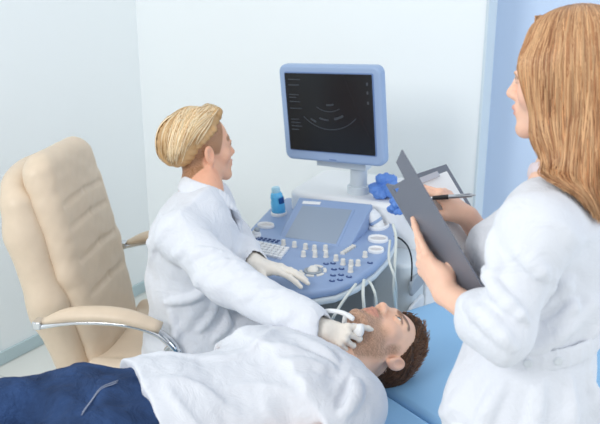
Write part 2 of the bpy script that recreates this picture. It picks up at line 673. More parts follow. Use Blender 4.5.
# ------------------------------------------------------------------ examination bed
UX = Vector((0.82017, 0.57212, 0))
VX = Vector((-0.57212, 0.82017, 0))
BED_RZ = math.atan2(UX.y, UX.x)
BZ = 0.65
bed = thing('examination_bed', 'light blue padded examination bed the man lies on', 'bed', UX * 0.6 + VX * 1.428, BED_RZ)
bm = bmesh.new()
box(bm, (-0.27, 0, BZ - 0.045), (0.932, 0.345, 0.045))
obj('body_cushion', bm, M['vinyl'], bed, bevel=0.022, seg=4)
bm = bmesh.new()
box(bm, (1.013, 0, BZ - 0.045), (0.343, 0.345, 0.045))
obj('head_cushion', bm, M['vinyl'], bed, bevel=0.022, seg=4)
bm = bmesh.new()
box(bm, (0.07, 0, BZ - 0.115), (1.24, 0.30, 0.025))
obj('frame', bm, M['metal_white'], bed, bevel=0.008)
for sx in (-0.95, 1.05):
    bm = bmesh.new()
    box(bm, (sx, 0, 0.29), (0.06, 0.2, 0.25))
    box(bm, (sx, 0, 0.025), (0.09, 0.3, 0.025))
    obj('pedestal', bm, M['metal_white'], bed, bevel=0.01)

# ------------------------------------------------------------------ chair
CH = Vector((-0.52, 2.60, 0))
CH_RZ = math.radians(-90 - 9)            # local +Y is the way the chair faces
chair = thing('office_chair', 'beige leather swivel chair with chrome armrests behind the seated doctor', 'chair', CH, CH_RZ)
bw = wrinkle(0.0022, 26, 2.0, (1, 0.6, 1.3))
# seat: thick cushion with a rolled front
sdf('seat', [RBox((0, 0.06, 0.40), (0.265, 0.23, 0.06), 0.05, k=0.03),
             Ell((0, 0.06, 0.44), (0.245, 0.22, 0.05), k=0.03),
             Cap((-0.205, 0.25, 0.415), (0.205, 0.25, 0.415), 0.055, k=0.04),
             Cap((-0.242, -0.12, 0.452), (-0.242, 0.24, 0.440), 0.03, k=0.03),
             Cap((0.242, -0.12, 0.452), (0.242, 0.24, 0.440), 0.03, k=0.03)], 0.006, M['leather'], chair, disp=bw)
# backrest, leaning back; built upright around its foot then tilted
lean = math.radians(12.5)
RB = np.array(Matrix.Rotation(lean, 3, 'X'))
tb = np.array((0, -0.185, 0.335))
shell = []
for z0, z1, w0, w1 in ((0.06, 0.30, 0.20, 0.255), (0.30, 0.58, 0.255, 0.25), (0.58, 0.73, 0.25, 0.20)):
    shell.append(ECap((0, -0.055, z0), (0, -0.055, z1), (w0, 0.085), (w1, 0.075), (1, 0, 0), k=0.05))
shell.append(Cap((-0.17, -0.02, 0.08), (-0.225, -0.015, 0.35), 0.045, 0.05, k=0.05))
shell.append(Cap((0.17, -0.02, 0.08), (0.225, -0.015, 0.35), 0.045, 0.05, k=0.05))
shell.append(Cap((-0.225, -0.015, 0.35), (-0.20, -0.03, 0.68), 0.05, 0.05, k=0.05))
shell.append(Cap((0.225, -0.015, 0.35), (0.20, -0.03, 0.68), 0.05, 0.05, k=0.05))
sdf('backrest', shell, 0.006, M['leather'], chair, disp=wrinkle(0.0014, 24, 0.4, (1, 1, 1.6)), R=RB * 0.99, t=tb)
cush = []
zs = [0.06, 0.2, 0.335, 0.46, 0.575, 0.70, 0.80]
for i, (z0, z1) in enumerate(zip(zs, zs[1:])):
    w = (0.15, 0.18, 0.195, 0.20, 0.20, 0.185)[i]
    zm = (z0 + z1) / 2
    cush.append(RBox((0, 0.045, zm), (w, 0.055, (z1 - z0) / 2 + 0.010), 0.045, k=0.034))
cush.append(ECap((0, 0.05, 0.14), (0, 0.04, 0.72), (0.15, 0.050), (0.165, 0.050), (1, 0, 0), k=0.05))
for s in (-1, 1):
    cush.append(Cap((s * 0.15, 0.05, 0.10), (s * 0.185, 0.05, 0.42), 0.036, 0.036, k=0.03))
    cush.append(Cap((s * 0.185, 0.05, 0.42), (s * 0.165, 0.045, 0.76), 0.036, 0.036, k=0.03))
cush.append(Cap((-0.12, 0.045, 0.785), (0.12, 0.045, 0.785), 0.04, k=0.03))
for z in (0.335, 0.46, 0.575, 0.655):
    cush.append(Cap((-0.15, 0.108, z - 0.01), (0, 0.112, z), 0.009, k=0.012, op='s'))
    cush.append(Cap((0, 0.112, z), (0.15, 0.108, z - 0.01), 0.009, k=0.012, op='s'))
sdf('back_cushion', cush, 0.005, M['leather'], chair, disp=wrinkle(0.0016, 34, 5.0, (1, 1, 1.8)), R=RB * 0.99, t=tb)
for s in (-1, 1):
    pad = smooth_path([(s * 0.365, -0.225, 0.667), (s * 0.370, -0.12, 0.700), (s * 0.370, 0.03, 0.706), (s * 0.365, 0.155, 0.674)], 6)
    ob = tubes('armrest', [(pad, [0.014, 0.028, 0.033, 0.033, 0.031, 0.022])], M['leather'], chair, sides=16, flat=0.66)
    bar = smooth_path([(s * 0.365, -0.245, 0.650), (s * 0.370, -0.12, 0.678), (s * 0.370, 0.03, 0.684), (s * 0.368, 0.135, 0.662),
                       (s * 0.366, 0.195, 0.610), (s * 0.358, 0.200, 0.545), (s * 0.335, 0.165, 0.480), (s * 0.265, 0.13, 0.400)], 6)
    tubes('arm_bar', [(bar, 0.020)], M['chrome'], ob, sides=10, flat=0.5)
    bm = bmesh.new()
    box(bm, (s * 0.365, -0.242, 0.657), (0.022, 0.014, 0.013))
    obj('arm_end_cap', bm, M['chrome'], ob, bevel=0.004)
    bm = bmesh.new()
    lathe(bm, [(0.026, -0.008), (0.030, 0.0), (0.026, 0.008)], (s * 0.356, 0.185, 0.585), frame_to((s, 0, 0)), 18)
    lathe(bm, [(0.012, 0.0), (0.012, 0.022)], (s * 0.356, 0.185, 0.585), frame_to((s, 0, 0)), 12)
    obj('arm_bracket', bm, M['chrome'], ob, bevel=0.002)
bm = bmesh.new()
lathe(bm, [(0.03, 0.10), (0.03, 0.315), (0.09, 0.32), (0.09, 0.325)], n=20)
obj('gas_lift', bm, M['chrome'], chair, smooth=True)
for k in range(5):
    a = k * 2 * math.pi / 5 + 0.3
    d = Vector((math.cos(a), math.sin(a), 0))
    leg = tubes('base_leg', [([d * 0.03 + Vector((0, 0, 0.115)), d * 0.16 + Vector((0, 0, 0.10)), d * 0.30 + Vector((0, 0, 0.075))], [0.026, 0.02, 0.014])], M['chrome'], chair, 10)
    bm = bmesh.new()
    lathe(bm, [(0.02, -0.02), (0.027, -0.012), (0.027, 0.012), (0.02, 0.02)], d * 0.30 + Vector((0, 0, 0.027)), frame_to((-d.y, d.x, 0)), 16)
    lathe(bm, [(0.006, 0.03), (0.006, 0.075)], d * 0.30, None, 8)
    obj('caster', bm, M['black'], leg, smooth=True)

# ------------------------------------------------------------------ ultrasound machine
MO = Vector((0.066, 2.70, 0))
M_RZ = math.radians(-26)
mach = thing('ultrasound_machine', 'blue and white ultrasound machine with monitor beside the seated doctor', 'ultrasound machine', MO, M_RZ)
MR = Matrix.Rotation(M_RZ, 4, 'Z')
def to_world(p):
    return MO + (MR @ Vector(p))

bm = bmesh.new()
prism(bm, rrect(0.54, 0.62, 0.08, cx=0.085, cy=0.14), 0.075, 0.17)
obj('cart_base', bm, M['grey_plastic'], mach, bevel=0.02, seg=3)
for sx in (-0.15, 0.25):
    for sy in (-0.10, 0.38):
        bm = bmesh.new()
        lathe(bm, [(0.03, -0.018), (0.038, -0.01), (0.038, 0.01), (0.03, 0.018)], (sx, sy, 0.038), frame_to((1, 0, 0)), 18)
        lathe(bm, [(0.012, 0.038), (0.012, 0.08)], (sx, sy, 0), None, 10)
        obj('caster', bm, M['mid_grey'], mach, smooth=True)
bm = bmesh.new()
prism(bm, rrect(0.52, 0.46, 0.05, cx=0.095, cy=0.23), 0.17, 0.74)
body = obj('cart_body', bm, M['grey_plastic'], mach, bevel=0.015, seg=3)
bm = bmesh.new()
prism(bm, rrect(0.36, 0.012, 0.004, cx=0.04, cy=-0.004), 0.2, 0.72)
obj('front_panel', bm, M['mid_grey'], body, bevel=0.004)
# right hand side panels of the cart
for (y0, y1, z0, z1, mm, nm) in ((-0.03, 0.12, 0.30, 0.60, 'white_plastic', 'side_panel'), (0.14, 0.42, 0.22, 0.70, 'white_plastic', 'side_panel'),
                                 (-0.03, 0.12, 0.64, 0.70, 'mid_grey', 'vent_panel')):
    bm = bmesh.new()
    prism(bm, rrect(y1 - y0, z1 - z0, 0.02, cx=(y0 + y1) / 2, cy=(z0 + z1) / 2), 0, 0.014,
          Matrix(((0, 0, 1, 0.352), (1, 0, 0, 0), (0, 1, 0, 0), (0, 0, 0, 1))))
    obj(nm, bm, M[mm], body, bevel=0.005)
# neck under the console
bm = bmesh.new()
prism(bm, rrect(0.30, 0.34, 0.06, cx=0.05, cy=0.0), 0.66, 0.765)
obj('console_support', bm, M['grey_plastic'], mach, bevel=0.02, seg=3)
# rear deck that carries the monitor post
bm = bmesh.new()
prism(bm, rrect(0.54, 0.36, 0.05, cx=0.06, cy=0.345), 0.72, lambda x, y: 0.905 - 0.02 * (0.49 - y))
obj('rear_deck', bm, M['white_plastic'], mach, bevel=0.02, seg=3)

# console: sloping blue control top on a pale rim
outline = [(-0.2052, -0.197), (-0.1683, -0.2474), (-0.09294, -0.3397), (-0.02169, -0.4083), (0.04934, -0.4481), (0.1103, -0.4597), (0.1817, -0.4406), (0.2374, -0.3876), (0.2738, -0.3), (0.2907, -0.1881),
           (0.2905, -0.07572), (0.2712, 0.0471), (0.2169, 0.1883), (0.1317, 0.3464), (0.06813, 0.3942), (-0.06371, 0.3416), (-0.2365, 0.2978), (-0.2739, 0.283), (-0.2797, 0.1573), (-0.2461, -0.05325)]
def ctop(x, y):
    """height of the console's control surface"""
    return 0.788 + 0.06 * (y + 0.45)
def scale_poly(poly, s, d=0.0):
    cx = sum(p[0] for p in poly) / len(poly)
    cy = sum(p[1] for p in poly) / len(poly)
    return [((x - cx) * s + cx, (y - cy) * s + cy) for x, y in poly]
bm = bmesh.new()
prism(bm, scale_poly(outline, 1.012), lambda x, y: ctop(x, y) - 0.05, lambda x, y: ctop(x, y) - 0.028)
rim = obj('console_rim', bm, M['grey_plastic'], mach, bevel=0.008, seg=3)
bm = bmesh.new()
prism(bm, outline, lambda x, y: ctop(x, y) - 0.03, ctop)
console = obj('console', bm, M['console_blue'], mach, bevel=0.012, seg=3)
bm = bmesh.new()
prism(bm, scale_poly(outline, 0.82), lambda x, y: ctop(x, y) - 0.085, lambda x, y: ctop(x, y) - 0.045)
obj('console_underside', bm, M['mid_grey'], mach, bevel=0.015)
# pale handle along the left front edge
hp = [(-0.06858, -0.3958), (-0.006495, -0.4488), (0.05424, -0.4834), (0.1091, -0.5037)]
hp = [(x, y, ctop(x, y) - 0.012) for x, y in hp]
tubes('console_handle', [(smooth_path(hp, 6), [0.012, 0.017, 0.018, 0.016, 0.008])], M['grey_plastic'], mach, 10, flat=0.8)

# raised touch screen wedge
def wedge_z(x, y):
    return 0.85 + y * 0.45
wz = [(-0.1102, -0.1092), (0.1381, -0.1007), (0.1576, -0.0688), (0.1579, 0.1228), (-0.1297, 0.1069)]
bm = bmesh.new()
prism(bm, wz, 0.79, wedge_z)
wedge = obj('touch_screen_housing', bm, M['console_blue'], console, bevel=0.01, seg=3)
sl = math.atan(0.45)
SR = Matrix.Rotation(sl, 4, 'X')
def on_wedge(x, y, e=0.0):
    return Vector((x, y, wedge_z(x, y) + e))
def wedge_plate(name, poly, e0, e1, m, parent, bev=0.002):
    bm = bmesh.new()
    prism(bm, poly, lambda x, y: wedge_z(x, y) + e0, lambda x, y: wedge_z(x, y) + e1)
    return obj(name, bm, m, parent, bevel=bev)
TL, TR, BR, BL = (-0.09391, 0.06287), (0.09659, 0.07544), (0.1068, -0.08858), (-0.08599, -0.09459)
def quad_inset(q, s):
    cx = sum(p[0] for p in q) / 4
    cy = sum(p[1] for p in q) / 4
    return [((x - cx) * s + cx, (y - cy) * s + cy) for x, y in q]
wedge_plate('screen_surround', quad_inset((TL, TR, BR, BL), 1.1), -0.003, 0.003, M['console_blue'], console)
wedge_plate('touch_screen', (TL, TR, BR, BL), 0.0, 0.0045, M['touch'], console, 0.001)
wedge_plate('name_strip', quad_inset(((-0.1038, 0.0875), (-0.03426, 0.09504), (-0.03236, 0.08224), (-0.1016, 0.07462)), 1.0), 0.0, 0.003, M['white_plastic'], console, 0.001)

def on_console(x, y, e=0.0):
    return Vector((x, y, ctop(x, y) + e))

# keyboard: pale keys in rows, one part
bm = bmesh.new()
for r in range(5):
    for c in range(11):
        x = -0.205 + c * 0.0172 + r * 0.003
        y = -0.175 - r * 0.0185 - c * 0.0012
        box(bm, (x, y, ctop(x, y) + 0.003), (0.0074, 0.0078, 0.005))
obj('keyboard', bm, M['white_plastic'], console, bevel=0.0015)
# small function keys behind the keyboard
bm = bmesh.new()
for r in range(3):
    for c in range(9):
        x = -0.225 + c * 0.0165
        y = -0.118 - r * 0.014
        if c > 3 and r == 0:
            continue
        box(bm, (x, y, ctop(x, y) + 0.0015), (0.005, 0.0035, 0.002))
obj('function_keys', bm, M['navy'], console, bevel=0.001)

def knob(p, r=0.0085, h=0.02):
    bm = bmesh.new()
    lathe(bm, [(r * 1.12, -0.001), (r * 1.12, 0.003), (r * 0.92, 0.004), (r * 0.9, h - 0.003), (r * 0.75, h)], p, None, 16)
    return obj('knob', bm, M['ivory'], console, bevel=0.001)
for q in ((-0.06031, -0.1563), (-0.01756, -0.1574), (0.02462, -0.1585), (0.04547, -0.2173), (0.08246, -0.2063), (0.1161, -0.1924), (0.05821, -0.1583),
          (0.09251, -0.1441), (0.1578, -0.2054), (0.1913, -0.2254), (0.2355, -0.2686), (0.218, -0.2226), (0.2388, -0.2139), (0.2349, -0.143)):
    knob(on_console(q[0], q[1]))
for q in ((0.1583, -0.2307), (0.2004, -0.2589), (0.1798, -0.2716), (0.2165, -0.3005), (0.1948, -0.3136), (0.2279, -0.3348), (0.2079, -0.3509), (0.2452, -0.3042), (0.2673, -0.1811), (0.1389, -0.243)):
    bm = bmesh.new()
    lathe(bm, [(0.0085, -0.001), (0.0085, 0.002), (0.0065, 0.0035), (0.006, 0.0015)], on_console(q[0], q[1]), None, 16, 1.15, 0.85)
    bt = obj('button', bm, M['navy'], console, smooth=True)
    bm = bmesh.new()
    lathe(bm, [(0.0045, 0.0005), (0.0045, 0.0042), (0.003, 0.0048)], on_console(q[0], q[1]), None, 12, 1.15, 0.85)
    obj('button_cap', bm, M['console_blue'], bt, smooth=True)
# trackball with its ring and curved keys
tbp = (0.1227, -0.3077)
bm = bmesh.new()
c0 = on_console(tbp[0], tbp[1])
lathe(bm, [(0.030, -0.002), (0.030, 0.003), (0.027, 0.0045), (0.020, 0.0035), (0.019, -0.002)], c0, None, 28)
obj('trackball_ring', bm, M['mid_grey'], console, smooth=True)
bm = bmesh.new()
bmesh.ops.create_uvsphere(bm, u_segments=20, v_segments=12, radius=0.0185, matrix=Matrix.Translation(c0 + Vector((0, 0, 0.0))))
obj('trackball', bm, M['ivory'], console, smooth=True)
for a0, a1 in ((200, 250), (262, 300), (312, 350), (5, 50), (65, 110)):
    bm = bmesh.new()
    n = 8
    pl = [(tbp[0] + 0.044 * math.cos(math.radians(a0 + (a1 - a0) * i / n)), tbp[1] + 0.044 * math.sin(math.radians(a0 + (a1 - a0) * i / n))) for i in range(n + 1)]
    pl += [(tbp[0] + 0.034 * math.cos(math.radians(a1 + (a0 - a1) * i / n)), tbp[1] + 0.034 * math.sin(math.radians(a1 + (a0 - a1) * i / n))) for i in range(n + 1)]
    prism(bm, pl, lambda x, y: ctop(x, y) - 0.001, lambda x, y: ctop(x, y) + 0.0035)
    obj('trackball_key', bm, M['ivory'], console, bevel=0.001)
# gain sliders
for k in range(6):
    q = on_console(0.158 + k * 0.0022, -0.150 + k * 0.0135)
    bm = bmesh.new()
    box(bm, q + Vector((0, 0, 0.004)), (0.0075, 0.0042, 0.005))
    obj('gain_slider', bm, M['ivory'], console, bevel=0.0012)
# probe holders: raised rings with a dark well
def holder(p, rx, ry, rz=0.0, m='white_plastic'):
    R = Matrix.Rotation(rz, 3, 'Z')
    bm = bmesh.new()
    lathe(bm, [(1.0, -0.012), (1.0, 0.006), (0.94, 0.011), (0.86, 0.010), (0.80, 0.004), (0.80, -0.006)], p, R, 28, rx, ry)
    h = obj('probe_holder', bm, M[m], console, smooth=True)
    bm = bmesh.new()
    lathe(bm, [(0.80, -0.008), (0.80, 0.0045)], p, R, 28, rx, ry)
    obj('holder_well', bm, M['hole'], h, smooth=False)
HOLD = {}
for nm, q, rx, ry in (('r1', (0.177, 0.1296), 0.040, 0.050), ('r2', (0.2232, 0.007995), 0.036, 0.031), ('r3', (0.2506, -0.08321), 0.027, 0.026),
                      ('l1', (-0.1975, -0.0282), 0.032, 0.024), ('l2', (-0.1925, -0.1235), 0.024, 0.021), ('bt', (-0.2121, 0.1029), 0.030, 0.034)):
    c = on_console(q[0], q[1], 0.0)
    HOLD[nm] = c
    holder(c, rx, ry, 0.1)
# raised pale cheek with faint dots at the right rear of the console
bm = bmesh.new()
ch = [(0.08157, 0.2329), (0.1096, 0.3616), (0.1719, 0.2807), (0.1414, 0.2233)]
prism(bm, ch, 0.80, lambda x, y: ctop(x, y) + 0.012)
obj('console_cheek', bm, M['bezel'], console, bevel=0.006)

# monitor on its post, as parts of the machine
bm = bmesh.new()
lathe(bm, [(0.043, 0.87), (0.043, 0.925), (0.040, 0.930)], (0.048, 0.255, 0), None, 28)
obj('post_base', bm, M['grey_plastic'], mach, smooth=False, bevel=0.003)
bm = bmesh.new()
lathe(bm, [(0.032, 0.925), (0.032, 1.0)], (0.048, 0.255, 0), None, 24)
box(bm, (0.0, 0.225, 1.02), (0.10, 0.03, 0.018))
obj('monitor_post', bm, M['grey_plastic'], mach, bevel=0.004)

mw, mh = 0.412, 0.352
mon_R = Matrix.Rotation(math.radians(-32.3 + 26), 4, 'Z') @ Matrix.Rotation(math.radians(3.2), 4, 'X') @ Matrix.Rotation(math.radians(-3.2), 4, 'Y')
mc = Vector((0.106, 2.803, 1.2155)) - MO
mc = MR.inverted() @ mc
T = Matrix.Translation(mc) @ mon_R @ Matrix(((1, 0, 0, 0), (0, 0, 1, 0), (0, 1, 0, 0), (0, 0, 0, 1)))   # local z of the plates runs to the back
def plate(name, poly, z0, z1, m, parent, bev=0.0, seg=2):
    bm = bmesh.new()
    prism(bm, poly, z0, z1, T)
    return obj(name, bm, m, parent, bevel=bev, seg=seg)
mon = plate('monitor', rrect(mw, mh, 0.028, 6), 0.0, 0.045, M['bezel'], mach, 0.012, 4)
plate('monitor_back', rrect(mw * 0.82, mh * 0.8, 0.06, 6), 0.04, 0.10, M['grey_plastic'], mach, 0.02, 3)
plate('bezel_lip', rrect(mw - 0.052, mh - 0.062, 0.006, 3, cy=0.006), -0.0035, 0.004, M['console_dark'], mon, 0.002)
plate('screen', rrect(mw - 0.060, mh - 0.070, 0.004, 3, cy=0.006), -0.006, 0.002, M['screen'], mon, 0.001)
# faint picture on the dark screen: readout lines at the left, a fan shaped scan, marks at the right
def trace(name, pl):
    bm = bmesh.new()
    prism(bm, pl, -0.0066, -0.0058, T)
    obj(name, bm, M['screen_ink'], mon)
for y, w in ((0.125, 0.05), (0.105, 0.045), (0.07, 0.04), (0.06, 0.03), (0.045, 0.045), (0.02, 0.05), (-0.02, 0.035), (-0.032, 0.04), (-0.045, 0.045), (-0.058, 0.03)):
    trace('readout_line', rrect(w, 0.0035, 0.001, 2, cx=-0.162 + w / 2, cy=y))
for y in (0.115, 0.085, 0.05):
    trace('screen_icon', rrect(0.007, 0.011, 0.002, 2, cx=0.158, cy=y))
for r0, r1, a0, a1 in ((0.15, 0.153, 225, 315), (0.085, 0.088, 235, 300), (0.115, 0.121, 250, 268), (0.11, 0.118, 280, 300), (0.06, 0.066, 262, 290), (0.135, 0.141, 236, 246)):
    n = 14
    pl = [(r1 * math.cos(math.radians(a0 + (a1 - a0) * i / n)), 0.10 + r1 * math.sin(math.radians(a0 + (a1 - a0) * i / n))) for i in range(n + 1)]
    pl += [(r0 * math.cos(math.radians(a1 + (a0 - a1) * i / n)), 0.10 + r0 * math.sin(math.radians(a1 + (a0 - a1) * i / n))) for i in range(n + 1)]
    trace('scan_arc', pl)
plate('monitor_label', rrect(0.03, 0.004, 0.001, 2, cx=0.0, cy=-mh / 2 + 0.012), -0.001, 0.001, M['console_dark'], mon)

# ------------------------------------------------------------------ loose things on the machine
# gel bottle standing in its holder
bp = to_world(HOLD['bt'] + Vector((0, 0, 0.003)))
bottle = thing('gel_bottle', 'blue plastic gel bottle standing in the holder at the console\'s left rear', 'bottle', bp)
tl = Matrix.Rotation(math.radians(-7), 3, 'Y')
bm = bmesh.new()
lathe(bm, [(0.023, 0.0), (0.0265, 0.004), (0.0262, 0.045), (0.0235, 0.055), (0.0250, 0.065), (0.0215, 0.078), (0.018, 0.084)], (0, 0, 0), tl, 24)
obj('bottle_body', bm, M['gel'], bottle, smooth=True)
bm = bmesh.new()
lathe(bm, [(0.0165, 0.083), (0.0165, 0.098), (0.014, 0.104)], (0, 0, 0), tl, 20)
obj('cap', bm, M['gel_cap'], bottle, bevel=0.001)
bm = bmesh.new()
n = 8
vs_ = []
for z in (0.042, 0.066):
    for i in range(n + 1):
        a = math.radians(-75 + 62 * i / n)
        vs_.append(bm.verts.new(tl @ Vector((0.0272 * math.cos(a), 0.0272 * math.sin(a), z))))
for i in range(n):
    bm.faces.new((vs_[i], vs_[i + 1], vs_[n + 2 + i], vs_[n + 1 + i]))
bmesh.ops.solidify(bm, geom=bm.faces[:], thickness=0.0015)
obj('label', bm, M['gel_label'], bottle, smooth=True)

# probe lying in the large right holder
pp_ = to_world(HOLD['r1'] + Vector((-0.004, -0.008, 0.0)))
probe = thing('ultrasound_probe', 'white ultrasound probe with a blue band resting in the right console holder', 'probe', pp_, M_RZ)
probe.scale = (1.18, 1.18, 1.18)
sdf('probe_body', [ECap((0.012, 0.0, -0.005), (-0.008, 0.0, 0.026), (0.024, 0.016), (0.03, 0.02), (0, 1, 0), k=0.01)], 0.002, M['white_plastic'], probe)
sdf('probe_band', [ECap((-0.0005, 0, 0.014), (-0.003, 0, 0.018), (0.0295, 0.0195), (0.0305, 0.0205), (0, 1, 0), k=0.006),
                   Plane((-0.005, 0, 0.022), (-0.55, 0, 0.83)), Plane((0.001, 0, 0.0115), (0.55, 0, -0.83))], 0.0018, M['bezel'], probe)
sdf('probe_head', [ECap((-0.012, 0, 0.031), (-0.017, 0, 0.038), (0.030, 0.020), (0.028, 0.016), (0, 1, 0), k=0.006)], 0.002, M['white_plastic'], probe)
# small probe with two caps in the left front holder
p2 = to_world(HOLD['l2'] + Vector((0, 0, 0.0)))
probe2 = thing('ultrasound_probe', 'small pale probe with grey tip in the holder at the console\'s left corner', 'probe', p2, M_RZ)
bm = bmesh.new()
lathe(bm, [(0.012, 0.0), (0.014, 0.006), (0.0135, 0.02), (0.010, 0.025)], (0.004, -0.003, 0), Matrix.Rotation(0.3, 3, 'Y'), 16)
obj('probe_body', bm, M['white_plastic'], probe2, smooth=True)
bm = bmesh.new()
lathe(bm, [(0.0105, 0.024), (0.0115, 0.028), (0.0085, 0.033)], (0.004, -0.003, 0), Matrix.Rotation(0.3, 3, 'Y'), 16)
obj('probe_tip', bm, M['mid_grey'], probe2, smooth=True)

# crumpled blue gloves on the deck and a second one tucked behind the console
def crumple(name, label, c, r, seed, grp=None):
    bm = bmesh.new()
    bmesh.ops.create_icosphere(bm, subdivisions=4, radius=1.0)
    rr = np.random.default_rng(seed)
    dirs = rr.normal(size=(22, 3))
    dirs /= np.linalg.norm(dirs, axis=1, keepdims=True)
    for v in bm.verts:
        p = np.array(v.co)
        s = 0.55
        for q in dirs:
            s = max(s, 0.55 + 0.75 * max(0, (p @ q - 0.80) / 0.20) ** 0.9)
        s += 0.09 * (1 - abs(math.sin(8 * p[0] + 5 * p[2] + seed))) + 0.07 * (1 - abs(math.sin(9 * p[1] - 6 * p[0])))
        v.co = Vector((p[0] * r[0], p[1] * r[1], p[2] * r[2])) * s
    zmin = min(v.co.z for v in bm.verts)
    for v in bm.verts:
        v.co.z -= zmin
    o = obj(name, bm, M['nitrile'], None, smooth=False)
    o.location = c
    tag(o, label, 'glove', grp)
    return o
g1 = to_world((0.158, 0.235, 0.885))
crumple('crumpled_glove', 'larger crumpled blue nitrile glove on the white deck beside the monitor post', g1, (0.046, 0.04, 0.040), 4)
g2 = to_world((0.2708, 0.06032, 0.898))
crumple('crumpled_glove', 'smaller crumpled blue glove on the deck edge just behind the right probe holders', g2, (0.030, 0.026, 0.026), 9)

# ------------------------------------------------------------------ people: shared anatomy
def head_prims(neck_to=None, neck_r=0.055, male=False, jaw=1.0):
    """local head frame: x right, y forward, z up; origin between the ears"""
    j = jaw
    p = [Ell((0, -0.018, 0.035), (0.074, 0.094, 0.085), k=0.02),
         Ell((0, 0.028, 0.012), (0.063, 0.062, 0.088), k=0.03),
         Ell((0, 0.036, -0.052), (0.052 * j, 0.050, 0.050), k=0.025),
         Cap((-0.010, 0.078, -0.092), (0.010, 0.078, -0.092), 0.0165 * j, k=0.022)]
    for s in (-1, 1):
        p += [Cap((s * 0.052 * j, -0.002, -0.048), (s * 0.020, 0.070, -0.090), 0.017, 0.014, k=0.025),
              Ell((s * 0.040, 0.057, -0.018), (0.024, 0.024, 0.026), k=0.02),
              Cap((s * 0.012, 0.087, 0.031), (s * 0.044, 0.070, 0.030), 0.0095 if male else 0.007, k=0.016),
              Ell((s * 0.031, 0.100, 0.012), (0.017, 0.016, 0.012), k=0.014, op='s'),
              Ell((s * 0.031, 0.0755, 0.012), (0.0150, 0.0145, 0.0135), k=0.004),
              Cap((s * 0.018, 0.086, 0.014), (s * 0.031, 0.0910, 0.0215), 0.0034, k=0.004),
              Cap((s * 0.031, 0.0910, 0.0215), (s * 0.045, 0.080, 0.015), 0.0034, k=0.004),
              Cap((s * 0.018, 0.085, 0.010), (s * 0.031, 0.0885, 0.0030), 0.003, k=0.004),
              Cap((s * 0.031, 0.0885, 0.0030), (s * 0.045, 0.079, 0.010), 0.003, k=0.004)]
    p += [Cap((0, 0.088, 0.022), (0, 0.106, -0.018), 0.0075, 0.0095, k=0.016),
          Ell((0, 0.108, -0.024), (0.0115, 0.0115, 0.0095), k=0.01)]
    for s in (-1, 1):
        p += [Ell((s * 0.0125, 0.098, -0.027), (0.0075, 0.0095, 0.0075), k=0.008),
              Ell((s * 0.0065, 0.1035, -0.0345), (0.0035, 0.0045, 0.004), k=0.003, op='s')]
    p += [Ell((0, 0.080, -0.056), (0.030, 0.020, 0.024), k=0.016),
          Cap((-0.021, 0.091, -0.056), (-0.005, 0.1005, -0.0515), 0.0045, 0.0052, k=0.006),
          Cap((0.021, 0.091, -0.056), (0.005, 0.1005, -0.0515), 0.0045, 0.0052, k=0.006),
          Cap((-0.005, 0.1005, -0.0515), (0.005, 0.1005, -0.0515), 0.0052, k=0.005),
          Cap((-0.019, 0.090, -0.060), (0, 0.0985, -0.0645), 0.0048, 0.0062, k=0.006),
          Cap((0.019, 0.090, -0.060), (0, 0.0985, -0.0645), 0.0048, 0.0062, k=0.006),
          Cap((-0.021, 0.0955, -0.0575), (0, 0.106, -0.0578), 0.0016, k=0.004, op='s'),
          Cap((0.021, 0.0955, -0.0575), (0, 0.106, -0.0578), 0.0016, k=0.004, op='s'),
          Cap((-0.014, 0.100, -0.0755), (0.014, 0.100, -0.0755), 0.006, k=0.012, op='s')]
    for s in (-1, 1):
        Re = np.array(Matrix.Rotation(s * 0.16, 3, 'Z') @ Matrix.Rotation(0.18, 3, 'X'))
        p += [Ell((s * 0.0800, -0.016, 0.000), (0.0080, 0.0185, 0.0300), Re, k=0.005),
              Ell((s * 0.0880, -0.013, 0.003), (0.0075, 0.0115, 0.0195), Re, k=0.003, op='s'),
              Ell((s * 0.0785, -0.008, -0.025), (0.006, 0.008, 0.009), Re, k=0.005)]
    return p

def eyes(parent, R, t, sc, look=(0, 1, 0), T=None):
    """eyeballs as parts of the person (white with an iris set on it)"""
    for s in (-1, 1):
        c = R @ (np.array((s * 0.031, 0.0765, 0.0122)) * sc) + t
        d = R @ unit(look)
        if T is not None:
            c = T[0] @ c + T[1]
            d = T[0] @ d
        bm = bmesh.new()
        bmesh.ops.create_uvsphere(bm, u_segments=18, v_segments=12, radius=0.0142 * sc, matrix=Matrix.Translation(Vector(c)))
        e = obj('eyeball', bm, M['sclera'], parent, smooth=True)
        bm = bmesh.new()
        F = frame_to(d)
        lathe(bm, [(0.0062 * sc, 0.0122 * sc), (0.0060 * sc, 0.0136 * sc), (0.0028 * sc, 0.0147 * sc)], Vector(c), F, 16)
        obj('iris', bm, M['iris'], e, smooth=True)
        bm = bmesh.new()
        lathe(bm, [(0.0028 * sc, 0.0140 * sc), (0.0024 * sc, 0.0151 * sc)], Vector(c), F, 12)
        obj('pupil', bm, M['black'], e, smooth=True)

def sstep(x, a, b):
    t = np.clip((x - a) / (b - a), 0, 1)
    return t * t * (3 - 2 * t)

